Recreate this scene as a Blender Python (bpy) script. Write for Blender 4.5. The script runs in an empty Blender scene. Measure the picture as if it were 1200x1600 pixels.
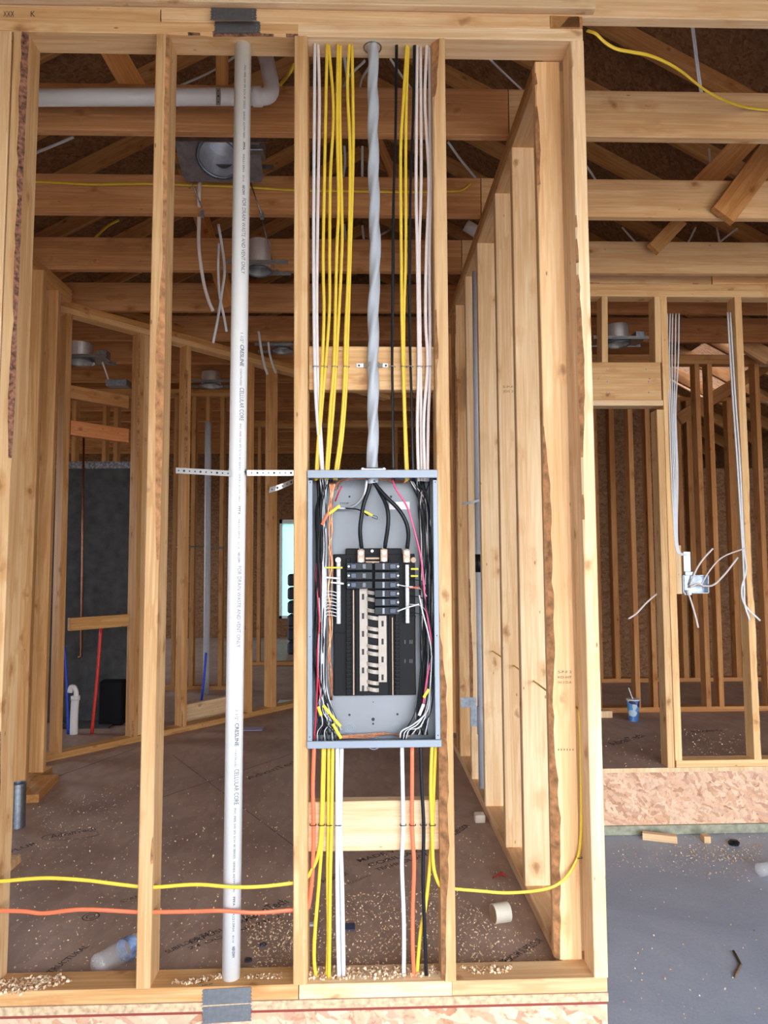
import bpy, math, random
from mathutils import Vector, Matrix
random.seed(7)
SC = bpy.context.scene
COL = SC.collection

# ------------------------------------------------------------------ camera
F_PX = 1109.0; PITCH = .0677; YAW = .0303; ROLL = -.0057
CAM = Vector((.193, -1.983, 1.169))
_cp, _sp, _cy, _sy = math.cos(PITCH), math.sin(PITCH), math.cos(YAW), math.sin(YAW)
FWD = Vector((_sy*_cp, _cy*_cp, _sp)); _R = Vector((_cy, -_sy, 0)); _U = _R.cross(FWD)
RGT = _R*math.cos(ROLL) + _U*math.sin(ROLL); UPV = -_R*math.sin(ROLL) + _U*math.cos(ROLL)
cam_d = bpy.data.cameras.new('camera'); cam = bpy.data.objects.new('camera', cam_d); COL.objects.link(cam)
cam_d.sensor_fit = 'VERTICAL'; cam_d.sensor_height = 36; cam_d.sensor_width = 27; cam_d.lens = 36*F_PX/1600
cam_d.clip_start = .02; cam_d.clip_end = 200
m3 = Matrix((RGT, UPV, -FWD)).transposed()
cam.matrix_world = Matrix.Translation(CAM) @ m3.to_4x4()
SC.camera = cam

# ------------------------------------------------------------------ light
SC.view_settings.view_transform = 'Standard'; SC.view_settings.look = 'None'
SC.view_settings.gamma = 1; SC.view_settings.use_curve_mapping = False
SC.view_settings.exposure = 1.38
SC.cycles.max_bounces = 10; SC.cycles.diffuse_bounces = 6; SC.cycles.caustics_reflective = False
SC.cycles.sample_clamp_indirect = 6
w = bpy.data.worlds.new('world'); SC.world = w; w.use_nodes = True
wn = w.node_tree.nodes; wn['Background'].inputs[0].default_value = (.90, .95, 1.0, 1)
wn['Background'].inputs[1].default_value = 5.0
DOOR_Y, DOOR_X0, DOOR_X1, DOOR_Z0, DOOR_Z1 = -3.9, -.6, 5.2, -.36, 2.5
pl = bpy.data.lights.new('garage_door_portal', 'AREA'); pl.shape = 'RECTANGLE'
pl.size = DOOR_X1-DOOR_X0; pl.size_y = DOOR_Z1-DOOR_Z0; pl.cycles.is_portal = True
po = bpy.data.objects.new('garage_door_portal', pl); COL.objects.link(po)
po.location = ((DOOR_X0+DOOR_X1)/2, DOOR_Y, (DOOR_Z0+DOOR_Z1)/2); po.rotation_euler = (math.pi/2, 0, 0)
# unseen openings added in the side walls to brighten the rooms: (wall x side, y0, y1, z0, z1)
OPEN = [(-1, 2.8, 4.0, .9, 2.1), (-1, 6.2, 7.8, .7, 2.1), (-1, -2.8, -1.6, .7, 2.0), (1, 6.4, 7.4, .8, 2.1)]
for s_, y0_, y1_, z0_, z1_ in OPEN:
    pl = bpy.data.lights.new('added_opening_portal', 'AREA'); pl.shape = 'RECTANGLE'; pl.size = z1_-z0_; pl.size_y = y1_-y0_; pl.cycles.is_portal = True
    po = bpy.data.objects.new('added_opening_portal', pl); COL.objects.link(po)
    po.location = (-5.2 if s_ < 0 else 5.6, (y0_+y1_)/2, (z0_+z1_)/2); po.rotation_euler = (0, math.pi/2 * s_, 0)

# ------------------------------------------------------------------ helpers
def ray(px, py): return (RGT*((px-600)/F_PX) - UPV*((py-800)/F_PX) + FWD)
def P(px, py, Y): d = ray(px, py); return CAM + d*((Y-CAM.y)/d.y)
def PZ(px, py, Z): d = ray(px, py); return CAM + d*((Z-CAM.z)/d.z)
def PXp(px, py, X): d = ray(px, py); return CAM + d*((X-CAM.x)/d.x)
def PP(px, py, o, n): d = ray(px, py); return CAM + d*((o-CAM).dot(n)/d.dot(n))

def tag(o, label=None, cat=None, group=None, kind=None):
    if label: o['label'] = label
    if cat: o['category'] = cat
    if group: o['group'] = group
    if kind: o['kind'] = kind
    return o
def link(name, me, mats, parent=None, loc=None, mat=None, smooth=False):
    o = bpy.data.objects.new(name, me); COL.objects.link(o)
    for m in (mats if isinstance(mats, (list, tuple)) else [mats]): me.materials.append(m)
    if smooth:
        me.polygons.foreach_set('use_smooth', [True]*len(me.polygons))
    if mat is not None: o.matrix_world = mat
    elif loc is not None: o.location = loc
    if parent is not None:
        o.parent = parent
        pm = parent.get('_pm')
        o.matrix_parent_inverse = PM[parent.name].inverted()
    PM[o.name] = (mat.copy() if mat is not None else Matrix.Translation(loc if loc is not None else (0, 0, 0)))
    return o
PM = {}
def empty(name, loc, label, cat, group=None):
    o = bpy.data.objects.new(name, None); COL.objects.link(o); o.location = loc; o.empty_display_size = .05
    PM[o.name] = Matrix.Translation(loc); return tag(o, label, cat, group)
def mesh_from(verts, faces, name='m', origin=None):
    me = bpy.data.meshes.new(name)
    if origin is not None: verts = [Vector(v)-origin for v in verts]
    me.from_pydata([tuple(v) for v in verts], [], faces); me.update(); return me

class MB:
    """collects shapes in world coordinates into one mesh"""
    def __init__(s): s.v = []; s.f = []; s.mi = []
    def add(s, v, f, mi=0):
        n = len(s.v); s.v += [Vector(x) for x in v]; s.f += [tuple(i+n for i in q) for q in f]; s.mi += [mi]*len(f)
        return s
    def box(s, lo, hi, c=0, mi=0):
        lo, hi = [min(a, b) for a, b in zip(lo, hi)], [max(a, b) for a, b in zip(lo, hi)]
        x0, y0, z0 = lo; x1, y1, z1 = hi
        c = min(c, (x1-x0)*.45, (y1-y0)*.45, (z1-z0)*.45)
        if c <= 0:
            v = [(x, y, z) for z in (z0, z1) for y in (y0, y1) for x in (x0, x1)]
            return s.add(v, [(0, 2, 3, 1), (4, 5, 7, 6), (0, 1, 5, 4), (2, 6, 7, 3), (0, 4, 6, 2), (1, 3, 7, 5)], mi)
        rings = []
        for z, k in ((z0, c), (z0+c, 0), (z1-c, 0), (z1, c)):
            r = [(x0+c+k*.0, y0+k), (x1-c, y0+k), (x1-k, y0+c), (x1-k, y1-c), (x1-c, y1-k), (x0+c, y1-k), (x0+k, y1-c), (x0+k, y0+c)]
            rings.append([(a, b, z) for a, b in r])
        v = [p for r in rings for p in r]; f = []
        for i in range(3):
            for j in range(8): f.append((i*8+j, i*8+(j+1) % 8, (i+1)*8+(j+1) % 8, (i+1)*8+j))
        f.append(tuple(range(7, -1, -1))); f.append(tuple(range(24, 32)))
        return s.add(v, f, mi)
    def cyl(s, a, b, r, n=20, r2=None, cap=True, mi=0):
        a, b = Vector(a), Vector(b); r2 = r if r2 is None else r2
        z = (b-a).normalized(); x = z.orthogonal().normalized(); y = z.cross(x); v = []
        for p, rr in ((a, r), (b, r2)):
            for i in range(n):
                t = 2*math.pi*i/n; v.append(p + x*math.cos(t)*rr + y*math.sin(t)*rr)
        f = [(i, (i+1) % n, n+(i+1) % n, n+i) for i in range(n)]
        if cap: f += [tuple(range(n-1, -1, -1)), tuple(range(n, 2*n))]
        return s.add(v, f, mi)
    def lathe(s, o, axis, prof, n=28, mi=0, closed=False):
        o = Vector(o); z = Vector(axis).normalized(); x = z.orthogonal().normalized(); y = z.cross(x); v = []
        for h, r in prof:
            for i in range(n):
                t = 2*math.pi*i/n; v.append(o + z*h + x*math.cos(t)*r + y*math.sin(t)*r)
        f = []
        for k in range(len(prof)-1):
            for i in range(n): f.append((k*n+i, k*n+(i+1) % n, (k+1)*n+(i+1) % n, (k+1)*n+i))
        return s.add(v, f, mi)
    def tube(s, pts, rx, ry=None, n=10, twist=0, sub=6, lobes=0, amp=0, mi=0, ref=(0, 1, 0), smooth=True):
        ry = rx if ry is None else ry
        p = spline([Vector(q) for q in pts], sub) if smooth else [Vector(q) for q in pts]
        v = []; L = 0; ref = Vector(ref); last = None
        for i, q in enumerate(p):
            t = (p[min(i+1, len(p)-1)] - p[max(i-1, 0)]).normalized()
            if i: L += (q-p[i-1]).length
            if last is None:
                y = ref - t*ref.dot(t)
                if y.length < .05: y = t.orthogonal()
            else: y = last - t*last.dot(t)
            y.normalize(); last = y; x = y.cross(t)
            for j in range(n):
                a = 2*math.pi*j/n; k = 1+amp*math.cos(lobes*a); b = twist*L
                cx, cy2 = math.cos(a)*rx*k, math.sin(a)*ry*k
                cx, cy2 = cx*math.cos(b)-cy2*math.sin(b), cx*math.sin(b)+cy2*math.cos(b)
                v.append(q + x*cx + y*cy2)
        f = [(i*n+j, i*n+(j+1) % n, (i+1)*n+(j+1) % n, (i+1)*n+j) for i in range(len(p)-1) for j in range(n)]
        m = len(p)*n; f += [tuple(range(n-1, -1, -1)), tuple(range(m-n, m))]
        return s.add(v, f, mi)
    def strip(s, pts, w, th, wdir, sub=1, mi=0):
        """a flat band of given width along wdir and thickness"""
        p = spline([Vector(q) for q in pts], sub) if sub > 1 else [Vector(q) for q in pts]
        wd = Vector(wdir).normalized(); v = []
        for i, q in enumerate(p):
            t = (p[min(i+1, len(p)-1)]-p[max(i-1, 0)]).normalized(); nn = t.cross(wd).normalized()
            for a, b in ((-1, -1), (1, -1), (1, 1), (-1, 1)): v.append(q + wd*(a*w/2) + nn*(b*th/2))
        f = [(i*4+j, i*4+(j+1) % 4, (i+1)*4+(j+1) % 4, (i+1)*4+j) for i in range(len(p)-1) for j in range(4)]
        m = len(p)*4; f += [(3, 2, 1, 0), (m-4, m-3, m-2, m-1)]
        return s.add(v, f, mi)
    def build(s, name, mats, parent=None, smooth=False, label=None, cat=None, group=None, kind=None):
        lo = Vector((min(v.x for v in s.v), min(v.y for v in s.v), min(v.z for v in s.v)))
        hi = Vector((max(v.x for v in s.v), max(v.y for v in s.v), max(v.z for v in s.v)))
        o0 = Vector(((lo.x+hi.x)/2, (lo.y+hi.y)/2, lo.z))
        me = mesh_from(s.v, s.f, name, o0)
        o = link(name, me, mats, parent, loc=o0, smooth=smooth)
        if any(s.mi): me.polygons.foreach_set('material_index', s.mi)
        return tag(o, label, cat, group, kind)

def spline(p, sub=6):
    if len(p) < 3 or sub < 2:
        return p
    q = [p[0]*2-p[1]] + p + [p[-1]*2-p[-2]]; out = []
    for i in range(1, len(q)-2):
        a, b, c, d = q[i-1:i+3]
        for k in range(sub):
            t = k/sub
            out.append(.5*((2*b) + (c-a)*t + (2*a-5*b+4*c-d)*t*t + (3*b-a-3*c+d)*t**3))
    return out+[p[-1]]

# ------------------------------------------------------------------ materials
def newmat(name):
    m = bpy.data.materials.new(name); m.use_nodes = True; nt = m.node_tree
    return m, nt, nt.nodes['Principled BSDF']
def N(nt, t, **k):
    n = nt.nodes.new(t)
    for a, b in k.items():
        if a == 'ins':
            for i, val in b.items(): n.inputs[i].default_value = val
        else: setattr(n, a, b)
    return n
def ramp(nt, fac, stops, interp='LINEAR'):
    r = nt.nodes.new('ShaderNodeValToRGB'); r.color_ramp.interpolation = interp; e = r.color_ramp.elements
    e[0].position, e[0].color = stops[0][0], (*stops[0][1], 1); e[1].position, e[1].color = stops[-1][0], (*stops[-1][1], 1)
    for p, c in stops[1:-1]: x = e.new(p); x.color = (*c, 1)
    nt.links.new(fac, r.inputs[0]); return r.outputs[0]
def mix(nt, fac, a, b, mode='MIX'):
    m = nt.nodes.new('ShaderNodeMix'); m.data_type = 'RGBA'; m.blend_type = mode
    for sock, val in ((m.inputs[0], fac), (m.inputs[6], a), (m.inputs[7], b)):
        if isinstance(val, (int, float)): sock.default_value = val
        elif isinstance(val, tuple): sock.default_value = (*val, 1)
        else: nt.links.new(val, sock)
    return m.outputs[2]
def plain(name, col, rough=.5, metal=0, bump=0, spec=.5, var=0, scale=30):
    m, nt, b = newmat(name); b.inputs['Roughness'].default_value = rough; b.inputs['Metallic'].default_value = metal
    b.inputs['Specular IOR Level'].default_value = spec
    tc = N(nt, 'ShaderNodeTexCoord'); no = N(nt, 'ShaderNodeTexNoise', ins={'Scale': scale, 'Detail': 4})
    nt.links.new(tc.outputs['Object'], no.inputs['Vector'])
    v = var or .06
    c = ramp(nt, no.outputs[0], [(.3, tuple(x*(1-v) for x in col)), (.7, tuple(min(1, x*(1+v)) for x in col))])
    nt.links.new(c, b.inputs['Base Color'])
    if bump:
        bp = N(nt, 'ShaderNodeBump', ins={'Strength': bump, 'Distance': .002}); nt.links.new(no.outputs[0], bp.inputs['Height'])
        nt.links.new(bp.outputs[0], b.inputs['Normal'])
    return m
def wood_mat(name, c0, c1, c2, knot=.9, rough=.62):
    m, nt, b = newmat(name); L = nt.links.new
    tc = N(nt, 'ShaderNodeTexCoord'); oi = N(nt, 'ShaderNodeObjectInfo')
    mul = N(nt, 'ShaderNodeMath', operation='MULTIPLY', ins={1: 37.0}); L(oi.outputs['Random'], mul.inputs[0])
    cb = N(nt, 'ShaderNodeCombineXYZ'); L(mul.outputs[0], cb.inputs[0]); L(mul.outputs[0], cb.inputs[1]); L(mul.outputs[0], cb.inputs[2])
    ad = N(nt, 'ShaderNodeVectorMath', operation='ADD'); L(tc.outputs['Object'], ad.inputs[0]); L(cb.outputs[0], ad.inputs[1])
    def sc(v): 
        s = N(nt, 'ShaderNodeVectorMath', operation='MULTIPLY'); L(ad.outputs[0], s.inputs[0]); s.inputs[1].default_value = v; return s.outputs[0]
    # knots
    vo = N(nt, 'ShaderNodeTexVoronoi', ins={'Scale': 1.0, 'Randomness': 1.0}); kd = N(nt, 'ShaderNodeTexNoise', ins={'Scale': 30.0, 'Detail': 2}); L(tc.outputs['Object'], kd.inputs['Vector'])
    kx = N(nt, 'ShaderNodeVectorMath', operation='MULTIPLY_ADD'); kx.inputs[1].default_value = (.28, .28, .28); L(kd.outputs[1], kx.inputs[0]); L(sc((10, 10, 6.5)), kx.inputs[2]); L(kx.outputs[0], vo.inputs['Vector'])
    kn = ramp(nt, vo.outputs['Distance'], [(.0, (1, 1, 1)), (.05, (.8, .8, .8)), (.10, (.5, .5, .5)), (.155, (0, 0, 0))])
    halo = ramp(nt, vo.outputs['Distance'], [(.0, (1, 1, 1)), (.42, (0, 0, 0))], 'EASE')
    # grain pulled round the knots
    g = N(nt, 'ShaderNodeTexNoise', ins={'Scale': 1.0, 'Detail': 5, 'Roughness': .62, 'Distortion': .55}); L(sc((34, 34, 1.1)), g.inputs['Vector'])
    ad2 = N(nt, 'ShaderNodeMath', operation='MULTIPLY_ADD', ins={1: .16}); L(halo, ad2.inputs[0]); L(g.outputs[0], ad2.inputs[2])
    wv = N(nt, 'ShaderNodeMath', operation='MULTIPLY', ins={1: 7.0}); L(ad2.outputs[0], wv.inputs[0])
    fr = N(nt, 'ShaderNodeMath', operation='PINGPONG', ins={1: 1.0}); L(wv.outputs[0], fr.inputs[0])
    base = ramp(nt, fr.outputs[0], [(0, c0), (.55, c1), (1, c2)])
    fi = N(nt, 'ShaderNodeTexNoise', ins={'Scale': 1.0, 'Detail': 3}); L(sc((260, 260, 7)), fi.inputs['Vector'])
    fine = ramp(nt, fi.outputs[0], [(.3, (.88, .86, .84)), (.65, (1.04, 1.04, 1.04))])
    col = mix(nt, .7, base, fine, 'MULTIPLY')
    bl = N(nt, 'ShaderNodeTexNoise', ins={'Scale': 1.0, 'Detail': 2}); L(sc((7, 7, 1.7)), bl.inputs['Vector'])
    col = mix(nt, .8, col, ramp(nt, bl.outputs[0], [(.35, (.84, .78, .70)), (.6, (1, 1, 1))]), 'MULTIPLY')
    col = mix(nt, N_mul(nt, halo, .35), col, (c0[0]*.75, c0[1]*.6, c0[2]*.45))
    v2 = N(nt, 'ShaderNodeTexVoronoi', ins={'Scale': 1.0}); L(sc((19, 19, 7)), v2.inputs['Vector'])
    col = mix(nt, ramp(nt, v2.outputs['Distance'], [(0, (.7, .7, .7)), (.035, (.7, .7, .7)), (.06, (0, 0, 0))]), col, (.16, .07, .03))
    col = mix(nt, N_mul(nt, kn, knot*.85), col, (.24, .10, .035))
    col = mix(nt, 1.0, col, oi.outputs['Color'], 'MULTIPLY')
    vr = N(nt, 'ShaderNodeHueSaturation'); mr = N(nt, 'ShaderNodeMapRange', ins={3: .86, 4: 1.1}); L(oi.outputs['Random'], mr.inputs[0])
    L(mr.outputs[0], vr.inputs['Value']); L(col, vr.inputs['Color']); L(vr.outputs[0], b.inputs['Base Color'])
    b.inputs['Roughness'].default_value = rough; b.inputs['Specular IOR Level'].default_value = .25
    bp = N(nt, 'ShaderNodeBump', ins={'Strength': .25, 'Distance': .001}); L(fi.outputs[0], bp.inputs['Height']); L(bp.outputs[0], b.inputs['Normal'])
    return m
def N_mul(nt, sock, k):
    n = N(nt, 'ShaderNodeMath', operation='MULTIPLY', ins={1: k}); nt.links.new(sock, n.inputs[0]); return n.outputs[0]
def osb_mat(name, cols, scale=1.0, dark=1.0, plane='xz'):
    m, nt, b = newmat(name); L = nt.links.new
    tc = N(nt, 'ShaderNodeTexCoord'); prev = None
    for k, th in enumerate((.15, 1.0, 2.1, 2.75)):
        mp = N(nt, 'ShaderNodeMapping'); mp.inputs['Rotation'].default_value = (0, th, 0) if plane == 'xz' else (0, 0, th); mp.inputs['Location'].default_value = (k*3.1, k*1.7, k)
        L(tc.outputs['Object'], mp.inputs[0])
        ns = N(nt, 'ShaderNodeTexNoise', ins={'Scale': 22*scale, 'Detail': 3}); L(mp.outputs[0], ns.inputs['Vector'])
        mx = N(nt, 'ShaderNodeVectorMath', operation='MULTIPLY_ADD'); mx.inputs[1].default_value = (.03, .03, .03); L(ns.outputs[1], mx.inputs[0]); L(mp.outputs[0], mx.inputs[2])
        sm = N(nt, 'ShaderNodeVectorMath', operation='MULTIPLY'); sm.inputs[1].default_value = (13*scale, 52*scale, 52*scale); L(mx.outputs[0], sm.inputs[0])
        vo = N(nt, 'ShaderNodeTexVoronoi', ins={'Scale': 1.0}); L(sm.outputs[0], vo.inputs['Vector'])
        sep = N(nt, 'ShaderNodeSeparateColor'); L(vo.outputs['Color'], sep.inputs[0])
        c = ramp(nt, sep.outputs[0], [(i/(len(cols)-1)*.98, tuple(x*dark for x in q)) for i, q in enumerate(cols)])
        if prev is None: prev = c
        else:
            st = ramp(nt, sep.outputs[1], [(.58, (0, 0, 0)), (.60, (1, 1, 1))]); prev = mix(nt, st, prev, c)
    nn = N(nt, 'ShaderNodeTexNoise', ins={'Scale': 60*scale, 'Detail': 5, 'Roughness': .7}); L(tc.outputs['Object'], nn.inputs['Vector'])
    prev = mix(nt, .75, prev, ramp(nt, nn.outputs[0], [(.34, (.62, .54, .48)), (.44, (1, 1, 1)), (.62, (1.05, 1.05, 1.05))]), 'MULTIPLY')
    L(prev, b.inputs['Base Color']); b.inputs['Roughness'].default_value = .8; b.inputs['Specular IOR Level'].default_value = .15
    bp = N(nt, 'ShaderNodeBump', ins={'Strength': .3, 'Distance': .002}); L(nn.outputs[0], bp.inputs['Height']); L(bp.outputs[0], b.inputs['Normal'])
    return m
PINE = wood_mat('pine', (.61, .35, .155), (.69, .435, .215), (.76, .51, .28))
PALE = wood_mat('pale_pine', (.73, .49, .28), (.79, .575, .355), (.84, .65, .43))
FIR = wood_mat('red_fir', (.46, .235, .11), (.54, .29, .14), (.61, .345, .175), knot=.8)
BARK = plain('pale_wane', (.40, .19, .08), .9, bump=.6, var=.45, scale=45)
DBARK = plain('bark', (.20, .09, .055), .95, bump=1, var=.8, scale=90)
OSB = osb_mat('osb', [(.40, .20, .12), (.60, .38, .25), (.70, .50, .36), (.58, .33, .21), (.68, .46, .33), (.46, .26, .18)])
OSBSHADE = osb_mat('shaded_osb', [(.14, .065, .03), (.20, .10, .05), (.25, .135, .07), (.17, .085, .04)], plane='xy')  # darker copy of the OSB; shade of deck and far walls in its colour
WHITEPVC = plain('white_pvc', (.74, .74, .745), .32, var=.02)
GREYCON = plain('grey_conduit', (.46, .48, .54), .4, var=.04)
INK = plain('black_ink', (.03, .03, .035), .8)
FINK = plain('faint_ink', (.10, .075, .07), .9, var=.5, scale=90)
PINK_INK = plain('grey_ink', (.13, .14, .17), .7)
STEEL = plain('galvanised_steel', (.34, .39, .46), .42, 1, var=.2, scale=60)
CANM = plain('can_metal', (.75, .75, .78), .42, .8, var=.05)
DSTEEL = plain('dull_steel', (.30, .30, .32), .45, 1, var=.2)
NAILP = plain('nail_plate_steel', (.23, .24, .26), .5, .85, var=.1, scale=80, bump=.1)
YEL = plain('yellow_jacket', (.72, .50, .045), .45, var=.06)
WHT = plain('white_jacket', (.62, .63, .66), .4, var=.04)
PINKW = plain('pinkish_white_jacket', (.66, .58, .56), .45, var=.04)
ORG = plain('orange_jacket', (.82, .16, .07), .4, var=.06)
BLK = plain('black_jacket', (.008, .009, .012), .4, spec=.25)
GRYJ = plain('grey_jacket', (.40, .43, .48), .42, var=.05, scale=20)
REDW = plain('red_insulation', (.55, .015, .05), .35)
PINKI = plain('pink_insulation', (.75, .09, .22), .35)
BLUEP = plain('blue_pex', (.02, .06, .50), .35)
REDP = plain('red_pex', (.55, .03, .02), .35)
COPPER = plain('copper', (.58, .27, .15), .35, 1, var=.25, scale=120)
DCOPPER = plain('aged_copper', (.28, .12, .07), .4, .9, var=.2)
PGREY = plain('panel_grey_paint', (.245, .285, .345), .42, .1, var=.02)
PLASTIC = plain('black_plastic', (.009, .009, .011), .5, spec=.12)
BREAK = plain('breaker_plastic', (.010, .013, .02), .35, spec=.2)
TINBUS = plain('tinned_bus', (.40, .345, .30), .45, 0, var=.1)
BRONZE = plain('tan_lug_metal', (.46, .30, .20), .4, 0)
SILVER = plain('bright_screw', (.50, .51, .53), .3, .4)
TAPEY = plain('yellow_tag', (.75, .60, .04), .5)
TAPEW = plain('white_tag', (.75, .72, .72), .5)
DARKPANEL = plain('dark_grey_board', (.050, .052, .056), .8, var=.35, scale=14)
SHAV = plain('shaving', (.84, .66, .46), .8, var=.15, scale=50)
PLASTB = None

# floor materials
def floor_mat():
    m, nt, b = newmat('brown_subfloor'); L = nt.links.new; tc = N(nt, 'ShaderNodeTexCoord')
    n1 = N(nt, 'ShaderNodeTexNoise', ins={'Scale': 2.2, 'Detail': 6, 'Roughness': .6}); L(tc.outputs['Object'], n1.inputs['Vector'])
    vo = N(nt, 'ShaderNodeTexVoronoi', ins={'Scale': 34}); mp = N(nt, 'ShaderNodeMapping'); mp.inputs['Scale'].default_value = (1, .35, 1); mp.inputs['Rotation'].default_value = (0, 0, .6)
    L(tc.outputs['Object'], mp.inputs[0]); L(mp.outputs[0], vo.inputs['Vector'])
    sep = N(nt, 'ShaderNodeSeparateColor'); L(vo.outputs['Color'], sep.inputs[0])
    c = ramp(nt, n1.outputs[0], [(.3, (.34, .235, .195)), (.5, (.42, .30, .25)), (.72, (.50, .365, .305))])
    c = mix(nt, .35, c, ramp(nt, sep.outputs[0], [(0, (.7, .66, .62)), (1, (1.15, 1.1, 1.05))]), 'MULTIPLY')
    n2 = N(nt, 'ShaderNodeTexNoise', ins={'Scale': 150, 'Detail': 3}); L(tc.outputs['Object'], n2.inputs['Vector'])
    c = mix(nt, ramp(nt, n2.outputs[0], [(.66, (0, 0, 0)), (.72, (.5, .5, .5))]), c, (.58, .42, .30))
    L(c, b.inputs['Base Color']); b.inputs['Roughness'].default_value = .6; b.inputs['Specular IOR Level'].default_value = .3
    return m
SUBF = floor_mat()
def slab_mat():
    m, nt, b = newmat('garage_concrete'); L = nt.links.new; tc = N(nt, 'ShaderNodeTexCoord')
    n1 = N(nt, 'ShaderNodeTexNoise', ins={'Scale': 1.6, 'Detail': 8, 'Roughness': .65, 'Distortion': .8}); L(tc.outputs['Object'], n1.inputs['Vector'])
    c = ramp(nt, n1.outputs[0], [(.3, (.26, .31, .40)), (.5, (.32, .37, .47)), (.7, (.38, .43, .53))])
    n2 = N(nt, 'ShaderNodeTexNoise', ins={'Scale': 90, 'Detail': 4}); L(tc.outputs['Object'], n2.inputs['Vector'])
    c = mix(nt, .5, c, ramp(nt, n2.outputs[0], [(.3, (.82, .82, .82)), (.6, (1.05, 1.05, 1.05))]), 'MULTIPLY')
    L(c, b.inputs['Base Color']); b.inputs['Roughness'].default_value = .55
    bp = N(nt, 'ShaderNodeBump', ins={'Strength': .15, 'Distance': .003}); L(n2.outputs[0], bp.inputs['Height']); L(bp.outputs[0], b.inputs['Normal'])
    return m
SLAB = slab_mat()
def clear_plastic():
    m, nt, b = newmat('clear_plastic'); b.inputs['Base Color'].default_value = (.85, .88, .92, 1); b.inputs['Roughness'].default_value = .06
    b.inputs['Alpha'].default_value = .17; b.inputs['Specular IOR Level'].default_value = 1.0; return m
PLASTB = clear_plastic()
def film_mat():
    m = bpy.data.materials.new('cyan_film'); m.use_nodes = True; nt = m.node_tree; nt.nodes.clear()
    t = N(nt, 'ShaderNodeBsdfTranslucent'); t.inputs[0].default_value = (.33, .47, .455, 1); o = N(nt, 'ShaderNodeOutputMaterial'); nt.links.new(t.outputs[0], o.inputs[0]); return m
def glass_mat():
    m, nt, b = newmat('pale_cyan_glass'); b.inputs['Base Color'].default_value = (.72, .97, .93, 1); b.inputs['Roughness'].default_value = .25
    b.inputs['Transmission Weight'].default_value = 1; b.inputs['IOR'].default_value = 1.02; return m
GLASS = film_mat()

# ------------------------------------------------------------------ lumber
def board(name, a, b, w, d, wdir, mat=PINE, tint=(1, 1, 1), wane=0, parent=None, label=None, cat='stud', group=None, kind=None, ch=.0025, seed=None, bark=None, deep=1):
    """lumber from a to b, w wide along wdir and d deep; wane -1/1/2 = rough barky edge on the camera side"""
    a, b = Vector(a), Vector(b); z = (b-a); L = z.length; z.normalize()
    x = Vector(wdir); x = (x - z*x.dot(z)).normalized(); y = z.cross(x)
    rs = random.Random(seed if seed is not None else hash((round(a.x, 3), round(a.y, 3), round(a.z, 3))) & 0xffff)
    n = max(2, int(L/.035)) if wane else 2
    ph = [rs.uniform(0, 6.28) for _ in range(4)]
    def wan(t):
        s = math.sin(t*L*2.3+ph[0])*.5 + math.sin(t*L*5.7+ph[1])*.3 + math.sin(t*L*13+ph[2])*.12 + rs.uniform(-.12, .12)
        return max(ch, (.0015 + .014*deep*max(0, s+.05+.25*(deep > 1))))
    V = []; Fc = []; MI = []
    for i in range(n):
        t = i/(n-1); cl = wan(t) if wane in (-1, 2) else ch; cr = wan(min(1, t+.13)) if wane in (1, 2) else ch
        hw, hd = w/2, d/2
        r = [(-hw+cl, -hd), (hw-cr, -hd), (hw, -hd+cr), (hw, hd-ch), (hw-ch, hd), (-hw+ch, hd), (-hw, hd-ch), (-hw, -hd+cl)]
        for (p, q) in r: V.append((p, q, t*L))
    for i in range(n-1):
        for j in range(8):
            Fc.append((i*8+j, i*8+(j+1) % 8, (i+1)*8+(j+1) % 8, (i+1)*8+j))
            big = 0
            if wane and j in (1, 7):
                v0 = V[i*8+j]; v1 = V[i*8+(j+1) % 8]
                if abs(v0[0]-v1[0]) > .0052: big = 1
            MI.append(big)
    Fc += [tuple(range(7, -1, -1)), tuple(range(n*8-8, n*8))]; MI += [0, 0]
    me = mesh_from(V, Fc, name)
    M = Matrix((x, y, z)).transposed().to_4x4(); M.translation = a
    o = link(name, me, [mat, bark or BARK], parent, mat=M)
    if wane: me.polygons.foreach_set('material_index', MI)
    o.color = (*tint, 1)
    return tag(o, label, None if parent else cat, group, kind)
X3, Y3, Z3 = Vector((1, 0, 0)), Vector((0, 1, 0)), Vector((0, 0, 1))
def vstud(name, X, Y, z0, z1, w=.038, d=.089, X1=None, **k):
    return board(name, (X, Y, z0), (X if X1 is None else X1, Y, z1), w, d, X3, **k)
def hbeam(name, x0, x1, Y, Z, h, d, **k):       # along x; h tall, d deep; centre Y,Z
    return board(name, (x0, Y, Z), (x1, Y, Z), h, d, -Z3, **k)
def ordn(i): return ['first', 'second', 'third', 'fourth', 'fifth', 'sixth', 'seventh', 'eighth', 'ninth', 'tenth', 'eleventh', 'twelfth', 'thirteenth', 'fourteenth'][i]

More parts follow.
